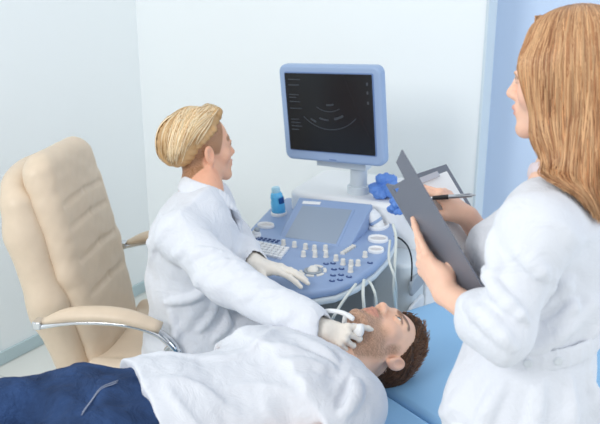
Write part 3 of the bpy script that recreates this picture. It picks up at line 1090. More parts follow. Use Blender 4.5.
def skin_color(R, t, sc, tone, lip, brow, beard=None, shave=None, gender_brow=0.0022):
    R = np.array(R)
    T0, LP, BW = np.array(tone[:3]), np.array(lip[:3]), np.array(brow[:3])
    def fn(V):
        L = ((V - t) @ R) / sc
        C = np.tile(T0, (len(V), 1))
        x, y, z = L[:, 0], L[:, 1], L[:, 2]
        near = (np.abs(x) < 0.12) & (np.abs(y) < 0.15) & (z > -0.13) & (z < 0.14)
        def mixc(c, w):
            nonlocal C
            C = C * (1 - w[:, None]) + np.array(c) * w[:, None]
        # flushed cheeks, nose and ears
        w = 0.30 * np.exp(-(((np.abs(x) - 0.043) / 0.022) ** 2 + ((y - 0.06) / 0.03) ** 2 + ((z + 0.022) / 0.02) ** 2)) + 0.25 * np.exp(-((x / 0.014) ** 2 + ((y - 0.115) / 0.015) ** 2 + ((z + 0.024) / 0.014) ** 2))
        w += 0.30 * ((np.abs(x) > 0.0765) & near & (y < 0.01))
        mixc(T0 * np.array((0.98, 0.72, 0.66)), np.clip(w, 0, 1) * near)
        n1 = np.sin(x * 900 + 2 * np.sin(y * 700)) * np.sin(z * 800 + 2 * np.sin(x * 650 + y * 300))
        if shave is not None:
            # clipped hair under the longer top: behind the temples and down the nape
            edge = -0.005 + 0.55 * (z - 0.0)
            back = sstep(-(y - np.clip(0.040 + 0.35 * (z - 0.02), 0.024, 0.07)), 0.0, 0.008) * sstep(z, -0.012, 0.0)
            nape = sstep(-(y + 0.030 - 0.25 * (z + 0.03)), 0.0, 0.010) * sstep(z, -0.085, -0.065)
            w = np.clip(back + nape, 0, 1) * (0.80 + 0.2 * n1) * near * (np.abs(x) < 0.0765 + 0.02 * (z > 0.035))
            mixc(shave[:3], np.clip(w, 0, 1))
        if beard is not None:
            low = sstep(-z, 0.028, 0.052) * sstep(y, -0.012, 0.010)
            side = sstep(y, 0.000, 0.010) * (1 - sstep(y, 0.022, 0.040)) * sstep(-z, -0.02, 0.01)
            must = np.exp(-((z + 0.042) / 0.0065) ** 2) * (np.abs(x) < 0.027) * (y > 0.07)
            under = (z < -0.085) * sstep(y, 0.0, 0.02) * sstep(z, -0.135, -0.10)
            w = np.clip(np.maximum(low * (z > -0.12), side) + must + under, 0, 1) * near
            cheek = np.exp(-(((np.abs(x) - 0.040) / 0.016) ** 2 + ((z + 0.036) / 0.016) ** 2))
            w = w * (1 - 0.8 * cheek)
            mixc(beard[:3], np.clip(w * (0.60 + 0.22 * n1), 0, 0.85))
        # lips
        lipw = np.zeros(len(V))
        for a, b, r in (((-0.021, 0.091, -0.056), (-0.005, 0.1005, -0.0515), 0.0062), ((0.021, 0.091, -0.056), (0.005, 0.1005, -0.0515), 0.0062), ((-0.005, 0.1005, -0.0515), (0.005, 0.1005, -0.0515), 0.0062),
                        ((-0.019, 0.090, -0.060), (0, 0.0985, -0.0645), 0.0070), ((0.019, 0.090, -0.060), (0, 0.0985, -0.0645), 0.0070)):
            d = Cap(a, b, r).d(L.astype(np.float32))
            lipw = np.maximum(lipw, 1 - sstep(d, -0.0005, 0.0022))
        mixc(LP, lipw * 0.6)
        bw = np.zeros(len(V))
        for s in (-1, 1):
            for a, b, ra, rb in (((s * 0.013, 0.094, 0.031), (s * 0.034, 0.086, 0.039), gender_brow, gender_brow), ((s * 0.034, 0.086, 0.039), (s * 0.050, 0.068, 0.034), gender_brow, 0.0025)):
                d = Cap(a, b, ra + 0.004, rb + 0.004).d(L.astype(np.float32))
                zz = 1 - sstep(np.abs(d + 0.0), 0.0, 0.0045)
                bw = np.maximum(bw, np.where(d < 0, 1, zz))
            # lash line
            for a, b in (((s * 0.018, 0.088, 0.0150), (s * 0.031, 0.0945, 0.0200)), ((s * 0.031, 0.0945, 0.0200), (s * 0.047, 0.082, 0.0135))):
                d = Cap(a, b, 0.0028).d(L.astype(np.float32))
                bw = np.maximum(bw, 0.9 * (1 - sstep(d, 0, 0.0018)))
        mixc(BW, bw * 0.8 * near)
        return np.clip(C, 0, 1)
    return fn

def hand_prims(R, t, sc, curls, side=1, splay=(0.10, 0.02, -0.06, -0.16), thumb=None, grow=0.0):
    """local hand frame: y to the fingertips, z out of the back of the hand, x * side towards the thumb"""
    g = grow
    s = side
    base = [(0.026, 0.088, 0.002), (0.006, 0.093, 0.004), (-0.014, 0.088, 0.002), (-0.031, 0.078, -0.002)]
    lens = [(0.042, 0.025, 0.020), (0.046, 0.028, 0.021), (0.042, 0.026, 0.020), (0.033, 0.019, 0.018)]
    rad = [(0.0092, 0.0082, 0.0074, 0.0064), (0.0094, 0.0084, 0.0076, 0.0066), (0.0090, 0.0080, 0.0072, 0.0062), (0.0080, 0.0071, 0.0065, 0.0056)]
    p = [Cap((s * 0.012, 0.0, 0), (s * 0.022, 0.080, 0.0), 0.0145 + g, 0.0115 + g, k=0.016),
         Cap((s * 0.0, 0.0, 0), (s * 0.005, 0.086, 0.001), 0.016 + g, 0.0120 + g, k=0.016),
         Cap((s * -0.010, 0.0, 0), (s * -0.013, 0.080, 0.0), 0.0150 + g, 0.0115 + g, k=0.016),
         Cap((s * -0.016, 0.004, -0.002), (s * -0.029, 0.070, -0.002), 0.014 + g, 0.0105 + g, k=0.016),
         Ell((s * 0.020, 0.034, -0.010), (0.017 + g, 0.028 + g, 0.014 + g), k=0.014)]
    for f in range(4):
        q = np.array(base[f]) * (s, 1, 1)
        a = 0.0
        sp = splay[f] * s
        for i in range(3):
            a += curls[f][i]
            d = np.array((math.sin(sp) * math.cos(a), math.cos(sp) * math.cos(a), -math.sin(a)))
            e = q + d * lens[f][i]
            p.append(Cap(q, e, rad[f][i] + g, rad[f][i + 1] + g, k=0.0045 if i else 0.007))
            q = e
        # knuckle
        b = np.array(base[f]) * (s, 1, 1)
        p.append(Ell(b + (0, 0.001, 0.003), (0.0095 + g, 0.0095 + g, 0.0085 + g), k=0.006))
    th = thumb or [(0.020, 0.022, -0.008), (0.046, 0.050, -0.014), (0.058, 0.078, -0.018), (0.062, 0.102, -0.020)]
    th = [np.array(q) * (s, 1, 1) for q in th]
    p += chain(th, [0.015 + g, 0.0118 + g, 0.0098 + g, 0.0078 + g], k=0.007)
    return xf(p, R, t, sc)

def grow_strands(prims, starts, flow, steps, step, off, rnd, jit=0.12):
    P = np.array(starts, dtype=np.float32)
    n = len(P)
    off = np.broadcast_to(off, (n,)).astype(np.float32)
    path = []
    bias = rnd.normal(size=(n, 3)).astype(np.float32) * jit
    e = 0.002
    for i in range(steps):
        for _ in range(2):
            d = combine(prims, P[:, None, :])[:, 0]
            g = np.stack([combine(prims, (P + np.eye(3, dtype=np.float32)[k] * e)[:, None, :])[:, 0] - d for k in range(3)], 1)
            g /= np.linalg.norm(g, axis=1, keepdims=True) + 1e-6
            P = P - g * np.clip(d - off, -0.02, 0.02)[:, None]
        path.append(P.copy())
        v = flow(P, i / steps) + bias
        v = v - g * (v * g).sum(1, keepdims=True)
        v /= np.linalg.norm(v, axis=1, keepdims=True) + 1e-6
        P = (P + v * step).astype(np.float32)
    return np.stack(path, 1)

def hair_colors(n, base, var, rnd):
    base = np.array(base[:3])
    f = np.exp(rnd.normal(size=(n, 1)) * var)
    w = rnd.normal(size=(n, 1)) * 0.05
    c = base * f * np.concatenate([1 + w, np.ones((n, 1)), 1 - w], 1)
    return np.concatenate([np.clip(c, 0, 1), np.ones((n, 1))], 1)

def const_color(c):
    c = np.array(c[:3])
    return lambda V: np.tile(c, (len(V), 1))

def on_surface(prims, pts, off):
    P = np.array(pts, dtype=np.float32)
    for _ in range(8):
        d = combine(prims, P[:, None, :])[:, 0]
        g = np.stack([combine(prims, (P + np.eye(3, dtype=np.float32)[k] * 0.003)[:, None, :])[:, 0] - d for k in range(3)], 1)
        g /= np.linalg.norm(g, axis=1, keepdims=True) + 1e-6
        P = P - g * (d - off)[:, None]
    return P

def surf_folds(prims, lines, r=0.011, groove=True):
    """cloth folds lying on the surface: a ridge with a groove beside it"""
    base = [p for p in prims if p.op == 'u']
    out = []
    for ln in lines:
        q = on_surface(base, smooth_path(ln, 4), 0.001)
        n = len(q)
        rr = [0.002 + (r - 0.002) * math.sin(math.pi * (i + 0.5) / n) for i in range(n)]
        out += chain(q, rr, 0.018)
        if not groove:
            continue
        d = q[-1] - q[0]
        side = unit(np.cross(d, (0.12, -0.5, 0.85)))
        g = on_surface(base, q + side * (r * 1.7), 0.003)
        out += chain(g, [x * 0.75 for x in rr], 0.014, 's')
    return out

# ------------------------------------------------------------------ the patient on the bed
man = thing('person', 'bearded man in white t-shirt and jeans lying on the blue bed', 'person', UX * 0.6 + VX * 1.42 + Vector((0, 0, BZ)), 0)
MB_R = np.array([[UX.x, VX.x, 0], [UX.y, VX.y, 0], [0, 0, 1]])
m_off = -np.array(man.location)
Tm = (MB_R, m_off)
mc_ = np.array((1.278, 1.465, 0.762))
ang = math.radians(13)
turn = math.radians(5)
fw = np.array((math.sin(ang), -math.sin(turn) * math.cos(ang), math.cos(ang) * math.cos(turn)))
upv = np.array((math.cos(ang), 0, -math.sin(ang)))
RHm = basis(fw, upv)
SCm = 1.02
hp_ = xf(head_prims(male=True, jaw=1.08), RHm, mc_, SCm)
neck = [Cap(mc_ + RHm @ np.array((0, -0.022, -0.045)), (1.10, 1.445, 0.735), 0.058, 0.064, k=0.03),
        Cap(mc_ + RHm @ np.array((0, 0.02, -0.075)), (1.12, 1.445, 0.772), 0.035, 0.035, k=0.03)]
def man_torso(g):
    return [ECap((0.50, 1.46, 0.785), (0.64, 1.455, 0.778), (0.165 + g, 0.105 + g), (0.158 + g, 0.105 + g), (0, 1, 0), k=0.05),
            ECap((0.66, 1.445, 0.770), (0.92, 1.43, 0.752), (0.158 + g, 0.105 + g), (0.178 + g, 0.105 + g), (0, 1, 0), k=0.05),
            ECap((0.92, 1.435, 0.757), (1.03, 1.435, 0.745), (0.178 + g, 0.104 + g), (0.15 + g, 0.082 + g), (0, 1, 0), k=0.05),
            Cap((1.045, 1.29, 0.742), (1.045, 1.59, 0.742), 0.070 + g, k=0.05),
            Cap((1.02, 1.35, 0.76), (1.02, 1.52, 0.76), 0.085 + g, k=0.05)]
arms = [chain([(1.04, 1.275, 0.738), (0.76, 1.215, 0.715), (0.545, 1.165, 0.70)], [0.058, 0.044, 0.030], 0.03),
        chain([(1.04, 1.60, 0.728), (0.78, 1.64, 0.697), (0.55, 1.665, 0.69)], [0.058, 0.044, 0.030], 0.03)]
hm1 = hand_prims(basis((-1, -0.05, -0.05), (0.02, -0.2, 1)), np.array((0.545, 1.165, 0.70)), 1.0, [(0.25, 0.35, 0.2)] * 4, side=1)
hm2 = hand_prims(basis((-1, 0.02, -0.05), (0.02, 0.2, 1)), np.array((0.55, 1.665, 0.69)), 1.0, [(0.25, 0.35, 0.2)] * 4, side=-1)
legs_in = []
for y0, y1, y2 in ((1.36, 1.35, 1.32), (1.55, 1.66, 1.67)):
    legs_in += chain([(0.47, y0, 0.765), (0.03, y1, 0.775), (-0.39, y2, 0.72)], [0.078, 0.052, 0.036], 0.03)
body_p = hp_ + neck + man_torso(-0.012) + arms[0] + arms[1] + hm1 + hm2 + legs_in
man_tone = rgb(234, 190, 164)
sdf('body', body_p, 0.0032, M['skin'], man,
    color=skin_color(RHm, mc_, SCm, man_tone, rgb(198, 134, 120), rgb(100, 72, 54), beard=rgb(126, 96, 74), gender_brow=0.0035), R=MB_R, t=m_off)
eyes(man, RHm, mc_, SCm, (0.0, 1, 0.25), Tm)
# short brown hair: a cropped cap plus combed strands
hb = [Ell((0, -0.024, 0.046), (0.0815, 0.100, 0.0875), k=0.01), Ell((0, 0.020, 0.098), (0.058, 0.058, 0.034), k=0.03),
      Plane((0, 0.078, 0.098), (0, 0.80, -0.60), k=0.012), Plane((0, -0.05, -0.062), (0, 0.45, -0.9), k=0.012),
      ]
sb = [Cap((s * 0.073, 0.020, 0.030), (s * 0.073, 0.013, -0.016), 0.008, 0.004, k=0.012) for s in (-1, 1)]
hairm = xf(hb, RHm, mc_, SCm)
hm_base = rgb(84, 58, 40)
M['brown_hair'] = mat('brown_hair', hm_base, 0.55, attr='Col', spec=0.35)
hair_o = sdf('hair', hairm, 0.003, M['brown_hair'], man, color=const_color(rgb(70, 48, 34)), R=MB_R, t=m_off,
             disp=lambda P: (0.0016 * np.sin(P[..., 0] * 420 + 3 * np.sin(P[..., 1] * 160)) * np.sin(P[..., 1] * 390 + P[..., 2] * 300)).astype(np.float32))
r_ = np.random.default_rng(3)
N = 3000
st = r_.normal(size=(N * 4, 3))
st /= np.linalg.norm(st, axis=1, keepdims=True)
st = st * (0.082, 0.100, 0.088) + (0, -0.024, 0.048)
hl = (st - (0, 0.072, 0.098)) @ np.array((0, 0.80, -0.60))
st = st[(hl < 0) & (((st - (0, -0.05, -0.052)) @ np.array((0, 0.45, -0.9))) < 0)][:N]
flow = lambda P, t: np.tile(np.array((0.35, 0.5, 0.55)), (len(P), 1)) * np.where(P[:, 2:3] > 0.05, 1, -1) * np.array((1, 1, 1)) + np.array((0, -0.3, 0.0))
pth = grow_strands(hb[:2], st, flow, 5, 0.006, 0.001, r_, 0.22)
lift = np.linspace(0, 1, 5)[None, :, None] * (pth[:, :1] - np.array((0, -0.02, 0.03))) / 0.09 * (0.0015 + 0.010 * r_.random((len(pth), 1, 1)) * (pth[:, :1, 2:3] > 0.09))
pth = pth + lift
pth = (pth.reshape(-1, 3) * SCm) @ RHm.T + mc_
pth = (pth @ MB_R.T + m_off).reshape(-1, 5, 3)
cols = hair_colors(len(pth), rgb(92, 62, 42), 0.28, r_)
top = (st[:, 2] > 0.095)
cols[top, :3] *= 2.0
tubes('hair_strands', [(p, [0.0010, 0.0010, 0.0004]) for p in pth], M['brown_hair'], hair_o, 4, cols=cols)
# white t-shirt
fold = wrinkle(0.0038, 17, 1.0, (1.1, 1.0, 0.6))
fold2 = wrinkle(0.0018, 42, 2.0, (1.2, 1.0, 0.6))
def shirt_disp(P):
    return 0.7 * fold(P) + fold2(P) + cr1(P)
cr1 = creases(0.0075, 30, 21, ((0.5, 1, 0.2), (1, 0.5, -0.3), (0.9, -0.6, 0.2), (0.1, 1, 0.5)))
tee = man_torso(0.006) + [
    Cap((1.045, 1.285, 0.748), (0.86, 1.245, 0.735), 0.078, 0.074, k=0.04),
    Cap((1.045, 1.595, 0.742), (0.86, 1.63, 0.718), 0.078, 0.074, k=0.04),
    ECap((0.52, 1.46, 0.788), (0.66, 1.45, 0.775), (0.178, 0.118), (0.168, 0.114), (0, 1, 0), k=0.05),
    # folds radiating from the near armpit
    Cap((0.965, 1.320, 0.845), (0.84, 1.335, 0.868), 0.013, 0.005, k=0.014),
    Cap((0.985, 1.305, 0.836), (0.92, 1.40, 0.876), 0.011, 0.005, k=0.014),
    Cap((0.95, 1.30, 0.822), (0.82, 1.285, 0.842), 0.013, 0.006, k=0.014),
    Cap((1.00, 1.335, 0.838), (1.00, 1.43, 0.850), 0.011, 0.005, k=0.014),
    Cap((0.66, 1.55, 0.835), (0.80, 1.50, 0.875), 0.007, 0.004, k=0.03),
    Cap((0.60, 1.42, 0.872), (0.74, 1.36, 0.872), 0.006, 0.003, k=0.03),
    # sleeve opening, neckline and hem
    Cap((0.80, 1.23, 0.728), (0.895, 1.249, 0.733), 0.064, k=0.006, op='s'),
    Cap((0.80, 1.64, 0.728), (0.895, 1.625, 0.733), 0.064, k=0.006, op='s'),
    Plane((0.905, 1.25, 0.735), (-1, 0, 0), k=0.004)]
fl_ = [[(1.00, 1.30, 0.83), (0.93, 1.33, 0.86), (0.84, 1.345, 0.87)], [(1.00, 1.315, 0.83), (0.95, 1.37, 0.86), (0.89, 1.43, 0.87)], [(0.97, 1.28, 0.83), (0.90, 1.285, 0.85), (0.80, 1.28, 0.85)],
       [(1.02, 1.33, 0.83), (1.01, 1.38, 0.85), (1.00, 1.45, 0.86)], [(1.03, 1.25, 0.83), (1.0, 1.22, 0.82), (0.96, 1.20, 0.80)], [(0.63, 1.60, 0.85), (0.72, 1.55, 0.87), (0.84, 1.50, 0.87)],
       [(0.60, 1.50, 0.88), (0.68, 1.44, 0.88), (0.78, 1.40, 0.88)], [(0.62, 1.40, 0.88), (0.66, 1.36, 0.88), (0.76, 1.33, 0.87)], [(1.0, 1.58, 0.84), (0.93, 1.56, 0.86), (0.84, 1.55, 0.86)]]
tee = tee[:-1] + surf_folds(tee, fl_, 0.012) + tee[-1:]
# (the sleeve cut must spare the trunk, so the trunk is added again after it)
trunk = [p for p in man_torso(0.004)[:3]] + [ECap((0.545, 1.46, 0.788), (0.66, 1.45, 0.775), (0.178, 0.118), (0.168, 0.114), (0, 1, 0), k=0.02)]
tee = tee + trunk + [Cap((1.105, 1.445, 0.80), (1.16, 1.445, 0.76), 0.066, k=0.008, op='s'), Plane((0.588, 1.43, 0.75), (-1, 0.16, 0), k=0.006),
                     Plane((0.6, 1.43, 0.652), (0, 0, -1), k=0.004)]
sdf('t_shirt', tee, 0.0042, M['tee'], man, disp=shirt_disp, R=MB_R, t=m_off)
ring = []
for k in range(25):
    a = math.pi * 2 * k / 24
    q = MB_R @ np.array((1.092 + 0.012 * math.cos(a) , 1.445 + 0.068 * math.sin(a), 0.755 + 0.066 * math.cos(a))) + m_off
    ring.append(q)
# jeans
def jean_leg(y0, y1, y2):
    return chain([(0.49, y0, 0.788), (0.03, y1, 0.800), (-0.40, y2, 0.735)], [0.102, 0.088, 0.070], 0.03)
jeans = [ECap((0.46, 1.46, 0.787), (0.62, 1.45, 0.775), (0.172, 0.110), (0.165, 0.110), (0, 1, 0), k=0.04)] + jean_leg(1.36, 1.35, 1.32) + jean_leg(1.55, 1.66, 1.67)
jeans += [Cap((0.50, 1.43, 0.865), (0.40, 1.43, 0.82), 0.012, 0.008, k=0.03),
          Cap((0.48, 1.53, 0.858), (0.33, 1.60, 0.83), 0.010, 0.005, k=0.02), Cap((0.46, 1.40, 0.85), (0.30, 1.29, 0.84), 0.010, 0.005, k=0.02),
          Plane((0.3, 1.43, 0.654), (0, 0, -1), k=0.004), Plane((-0.40, 1.43, 0.7), (-1, 0, 0), k=0.004), Plane((0.64, 1.43, 0.7), (1, 0, 0), k=0.004)]
cr2 = creases(0.006, 36, 5, ((1, 0.3, 0.2), (0.9, -0.5, 0.2), (1, 0.1, -0.5)))
jw1, jw2 = wrinkle(0.0045, 19, 3.0, (1.6, 0.7, 0.6)), wrinkle(0.002, 45, 0.7, (1.4, 0.8, 0.6))
jo = sdf('jeans', jeans, 0.0045, M['denim'], man, disp=lambda P: jw1(P) + jw2(P) + cr2(P), R=MB_R, t=m_off)
# pocket stitching on the near hip
for pts in ([(0.545, 1.455, 0.89), (0.50, 1.44, 0.89), (0.44, 1.375, 0.87)], [(0.54, 1.448, 0.89), (0.495, 1.432, 0.89), (0.435, 1.368, 0.87)]):
    q = on_surface(jeans, smooth_path(pts, 6), 0.004)
    tubes('stitching', [((q @ MB_R.T + m_off), 0.0012)], M['denim_thread'], jo, 5)
for y in (1.32, 1.67):
    shoe = [Cap((-0.40, y, 0.70), (-0.44, y, 0.70), 0.042, k=0.03), Cap((-0.455, y, 0.695), (-0.455, y, 0.83), 0.040, 0.036, k=0.03), Cap((-0.455, y, 0.83), (-0.45, y, 0.875), 0.034, 0.03, k=0.03),
            Plane((-0.492, y, 0.75), (-1, 0, 0), k=0.006)]
    sdf('shoe', shoe, 0.005, M['shoe'], man, R=MB_R, t=m_off)

# ------------------------------------------------------------------ the seated doctor
doc = thing('person', 'short-haired blonde woman doctor in white coat seated at the console', 'person', (-0.40, 2.53, 0.0), 0)
d_off = -np.array(doc.location)
I3 = np.eye(3)
DF, DR = np.array((0.954, 0.30, 0)), np.array((0.30, -0.954, 0))
pel, wai, che, nb_ = np.array((-0.3551, 2.429, 0.5458)), np.array((-0.3621, 2.413, 0.7265)), np.array((-0.3366, 2.393, 0.8931)), np.array((-0.3111, 2.441, 1.044))
RS, RE, RW = np.array((-0.351, 2.246, 0.9584)), np.array((-0.1915, 2.057, 0.8926)), np.array((0.03299, 1.845, 0.8548))
LS, LE, LW = nb_ + np.array((0.0, 0.165, -0.085)), np.array((-0.225, 2.57, 0.83)), np.array((-0.1384, 2.295, 0.8497))
SCd = 0.985
dh = np.array((-0.3148, 2.509, 1.158))
RHd = basis((0.82, 0.57, 0.03), (-0.03, 0.02, 1))
hpd = xf(head_prims(jaw=0.93), RHd, dh, SCd)
neck = [Cap(dh + RHd @ np.array((0, -0.020, -0.045)), nb_ + (0, 0, 0.0), 0.047, 0.052, k=0.03),
        Cap(nb_, nb_ * 0.4 + che * 0.6, 0.06, 0.09, k=0.05)]
def doc_torso(g):
    return [ECap(pel, wai, (0.155 + g, 0.115 + g), (0.135 + g, 0.105 + g), DR, k=0.05),
            ECap(wai, che, (0.135 + g, 0.105 + g), (0.150 + g, 0.112 + g), DR, k=0.05),
            ECap(che, che * 0.42 + nb_ * 0.58, (0.150 + g, 0.112 + g), (0.112 + g, 0.068 + g), DR, k=0.05),
            Cap(nb_ - (0, 0, 0.075), RS, 0.050 + g, 0.053 + g, k=0.04), Cap(nb_ - (0, 0, 0.075), LS, 0.050 + g, 0.053 + g, k=0.04)]
# right hand closes on the probe at the man's neck
RHr = basis((0.93, -0.28, -0.13), (0.0, -0.74, 0.68))
curl_r = [(0.30, 0.45, 0.25), (0.75, 1.0, 0.6), (0.95, 1.15, 0.7), (1.0, 1.2, 0.7)]
thumb_r = [(0.018, 0.022, -0.012), (0.030, 0.050, -0.030), (0.030, 0.078, -0.038), (0.026, 0.100, -0.036)]
SCh = 0.86
RWh = RW + RHr[:, 1] * 0.010
hr_in = hand_prims(RHr, RWh, SCh, curl_r, side=-1, splay=(0.36, 0.10, -0.02, -0.10), thumb=thumb_r, grow=-0.0012)
hr_gl = hand_prims(RHr, RWh, SCh, curl_r, side=-1, splay=(0.36, 0.10, -0.02, -0.10), thumb=thumb_r, grow=0.0008)
# left hand flat on the keys
RHl = basis((0.93, -0.28, -0.12), (0.10, 0.02, 1.0))
curl_l = [(0.16, 0.22, 0.15), (0.12, 0.22, 0.15), (0.12, 0.25, 0.18), (0.12, 0.25, 0.2)]
thumb_l = [(0.020, 0.020, -0.006), (0.050, 0.042, -0.014), (0.066, 0.066, -0.022), (0.072, 0.092, -0.026)]
hl_in = hand_prims(RHl, LW, 0.96, curl_l, side=1, splay=(0.16, 0.02, -0.08, -0.22), thumb=thumb_l, grow=-0.0012)
hl_gl = hand_prims(RHl, LW, 0.96, curl_l, side=1, splay=(0.16, 0.02, -0.08, -0.22), thumb=thumb_l, grow=0.0008)
arms = chain([RS, RE, RW], [0.044, 0.038, 0.026], 0.03) + chain([LS, LE, LW], [0.044, 0.038, 0.026], 0.03)
lk = []
for s in (-1, 1):
    hip = pel + DR * 0.09 * s
    kn = hip + DF * 0.35 + DR * 0.03 * s + np.array((0, 0, 0.0))
    an = np.array((kn[0], kn[1], 0.09)) - DF * 0.14
    lk.append((hip, kn, an))
legs = []
for h_, k_, a_ in lk:
    legs += chain([h_, k_, a_], [0.075, 0.052, 0.036], 0.03) + [Cap(a_, a_ + DF * 0.10 - np.array((0, 0, 0.04)), 0.03, 0.022, k=0.02)]
sdf('body', hpd + neck + doc_torso(-0.012) + arms + hr_in + hl_in + legs, 0.0034, M['skin'], doc,
    color=skin_color(RHd, dh, SCd, rgb(228, 178, 150), rgb(196, 104, 104), rgb(140, 104, 76), shave=rgb(140, 102, 70)), R=I3, t=d_off)
eyes(doc, RHd, dh, SCd, (0, 1, 0.05), (I3, d_off))
# hair: longer swept top over a clipped nape
hb = [Ell((0, -0.040, 0.060), (0.0795, 0.096, 0.072), k=0.02),
      Ell((0, -0.080, 0.028), (0.070, 0.062, 0.064), k=0.04),
      Cap((0.010, 0.036, 0.100), (0.0, -0.03, 0.104), 0.030, 0.034, k=0.035),
      Cap((-0.02, 0.046, 0.122), (0.03, 0.050, 0.121), 0.019, 0.017, k=0.02),
      Cap((0.064, 0.014, 0.070), (0.068, -0.040, 0.044), 0.012, 0.014, k=0.02), Cap((-0.064, 0.014, 0.070), (-0.068, -0.040, 0.044), 0.012, 0.014, k=0.02),
      Plane((0, -0.01, 0.030), (0, 0.30, -0.95), k=0.014)]
hb[-1] = Plane((0, 0.036, 0.070), (0, 0.54, -0.84), k=0.02)
hb += [Ell((0, -0.083, 0.014), (0.066, 0.054, 0.054), k=0.03)]
r_ = np.random.default_rng(11)
hd_disp = lambda P: (0.0012 * np.sin(P[..., 0] * 260 + P[..., 2] * 190 + 2 * np.sin(P[..., 1] * 90))).astype(np.float32)
hair_d = sdf('hair', xf(hb, RHd, dh, SCd), 0.003, M['blonde'], doc, color=const_color(rgb(190, 152, 106)), disp=hd_disp, R=I3, t=d_off)
N = 2600
# strands start along the front hair line and the parting, and sweep back round the head
u = r_.random((N, 3))
st = np.stack([-0.07 + 0.14 * u[:, 0], 0.050 - 0.155 * u[:, 1] ** 1.3, np.full(N, 0.15)], 1)
def flow(P, t):
    v = np.zeros_like(P)
    v[:, 0] = np.sign(P[:, 0] + 0.004) * (0.35 + 0.25 * (P[:, 2] > 0.10))
    v[:, 1] = -0.95
    v[:, 2] = -0.25 - 1.3 * np.clip((-P[:, 1] - 0.03) / 0.10, 0, 1.4)
    return v
pth = grow_strands([p for p in hb if p.op == 'u'], st, flow, 16, 0.0115, 0.0010 + 0.003 * r_.random(N), r_, 0.16)
pth = ((pth.reshape(-1, 3) * SCd) @ RHd.T + dh + d_off).reshape(N, 16, 3)
rl = r_.random(N)
items, cc = [], []
cols = hair_colors(N, rgb(212, 178, 132), 0.13, r_)
lightc = r_.random(N)
cols[lightc > 0.55, :3] = np.array(rgb(230, 210, 176)[:3]) * np.exp(r_.normal(size=((lightc > 0.55).sum(), 1)) * 0.12)
cols[lightc < 0.18, :3] = np.array(rgb(176, 132, 84)[:3])
cols = np.clip(cols, 0, 1)
for i in range(N):
    e = 10 + int(r_.random() * 7)
    loc = ((pth[i] - dh - d_off) @ RHd) / SCd
    keep = (loc - np.array((0, 0.036, 0.060))) @ np.array((0, 0.54, -0.84)) < 0.012 * rl[i]
    keep |= (loc[:, 1] < -0.05) & (loc[:, 2] > -0.035)
    kk = np.argmax(~keep) if (~keep).any() else 16
    e = min(e, kk)
    if e >= 4:
        items.append((pth[i][:e], [0.0014, 0.0019, 0.0016, 0.0005]))
        cc.append(cols[i])
tubes('hair_strands', items, M['blonde'], hair_d, 4, cols=cc)
# pale tunic under the coat (shows at the neck)
sdf('tunic', [Cap(nb_ - (0, 0, 0.03), che, 0.062, 0.125, k=0.05), ECap(che, pel, (0.145, 0.108), (0.16, 0.118), DR, k=0.05),
              Cap(nb_ + (0.02, 0.0, 0.03), nb_ + (0.06, 0.0, 0.08), 0.062, k=0.01, op='s'), Plane(nb_ + (0.0, 0, -0.02), (0.62, 0.15, 0.78))], 0.005, M['tunic'], doc, R=I3, t=d_off)
# trousers and shoes
tr = []
for h_, k_, a_ in lk:
    tr += chain([h_, k_, a_ + np.array((0, 0, 0.03))], [0.090, 0.070, 0.055], 0.03)
sdf('trousers', tr + [ECap(pel - (0, 0, 0.01), pel + (0, 0, 0.05), (0.165, 0.12), (0.15, 0.115), DR, k=0.04)], 0.006, M['dark_cloth'], doc, disp=wrinkle(0.003, 22, 3), R=I3, t=d_off)
for h_, k_, a_ in lk:
    sdf('shoe', [Cap(a_ + (0, 0, -0.025), a_ + DF * 0.12 - np.array((0, 0, 0.048)), 0.042, 0.030, k=0.03), Cap(a_ + (0, 0, 0.02), a_ - (0, 0, 0.03), 0.042, k=0.02), Plane((0, 0, 0.008), (0, 0, -1))], 0.005, M['metal_white'], doc, R=I3, t=d_off)
# white coat
fold = wrinkle(0.0042, 19, 4.0, (1.0, 1.0, 0.75))
fold2 = wrinkle(0.0018, 44, 1.0, (1, 1, 0.8))
sl_dir = unit(RW - RE)
coat = doc_torso(0.016)
coat += [Cap(nb_ - (0, 0, 0.075), RS, 0.056, 0.066, k=0.04), Cap(nb_ - (0, 0, 0.075), LS, 0.056, 0.062, k=0.04)]
coat += chain([RS, RE + (0, 0, -0.006), RW - sl_dir * 0.004], [0.066, 0.064, 0.051], 0.03)
coat += chain([LS, LE, LW - unit(LW - LE) * 0.004], [0.064, 0.054, 0.042], 0.035)
# lap of the coat over the thighs, hanging at the near side
for h_, k_, a_ in lk:
    coat.append(Cap(h_ + (0, 0, 0.01), k_ - DF * 0.04 + (0, 0, 0.0), 0.106, 0.088, k=0.06))
coat += [Cap(pel + DR * 0.12, pel + DR * 0.12 + DF * 0.26 - np.array((0, 0, 0.02)), 0.055, 0.05, k=0.06),
         Cap(pel + DR * 0.11 - DF * 0.05, pel + DR * 0.13 - DF * 0.04 - np.array((0, 0, 0.09)), 0.06, 0.045, k=0.06),
         Cap(pel - DF * 0.08 + DR * 0.02, pel - DF * 0.10 - np.array((0, 0, 0.05)), 0.09, 0.075, k=0.06)]
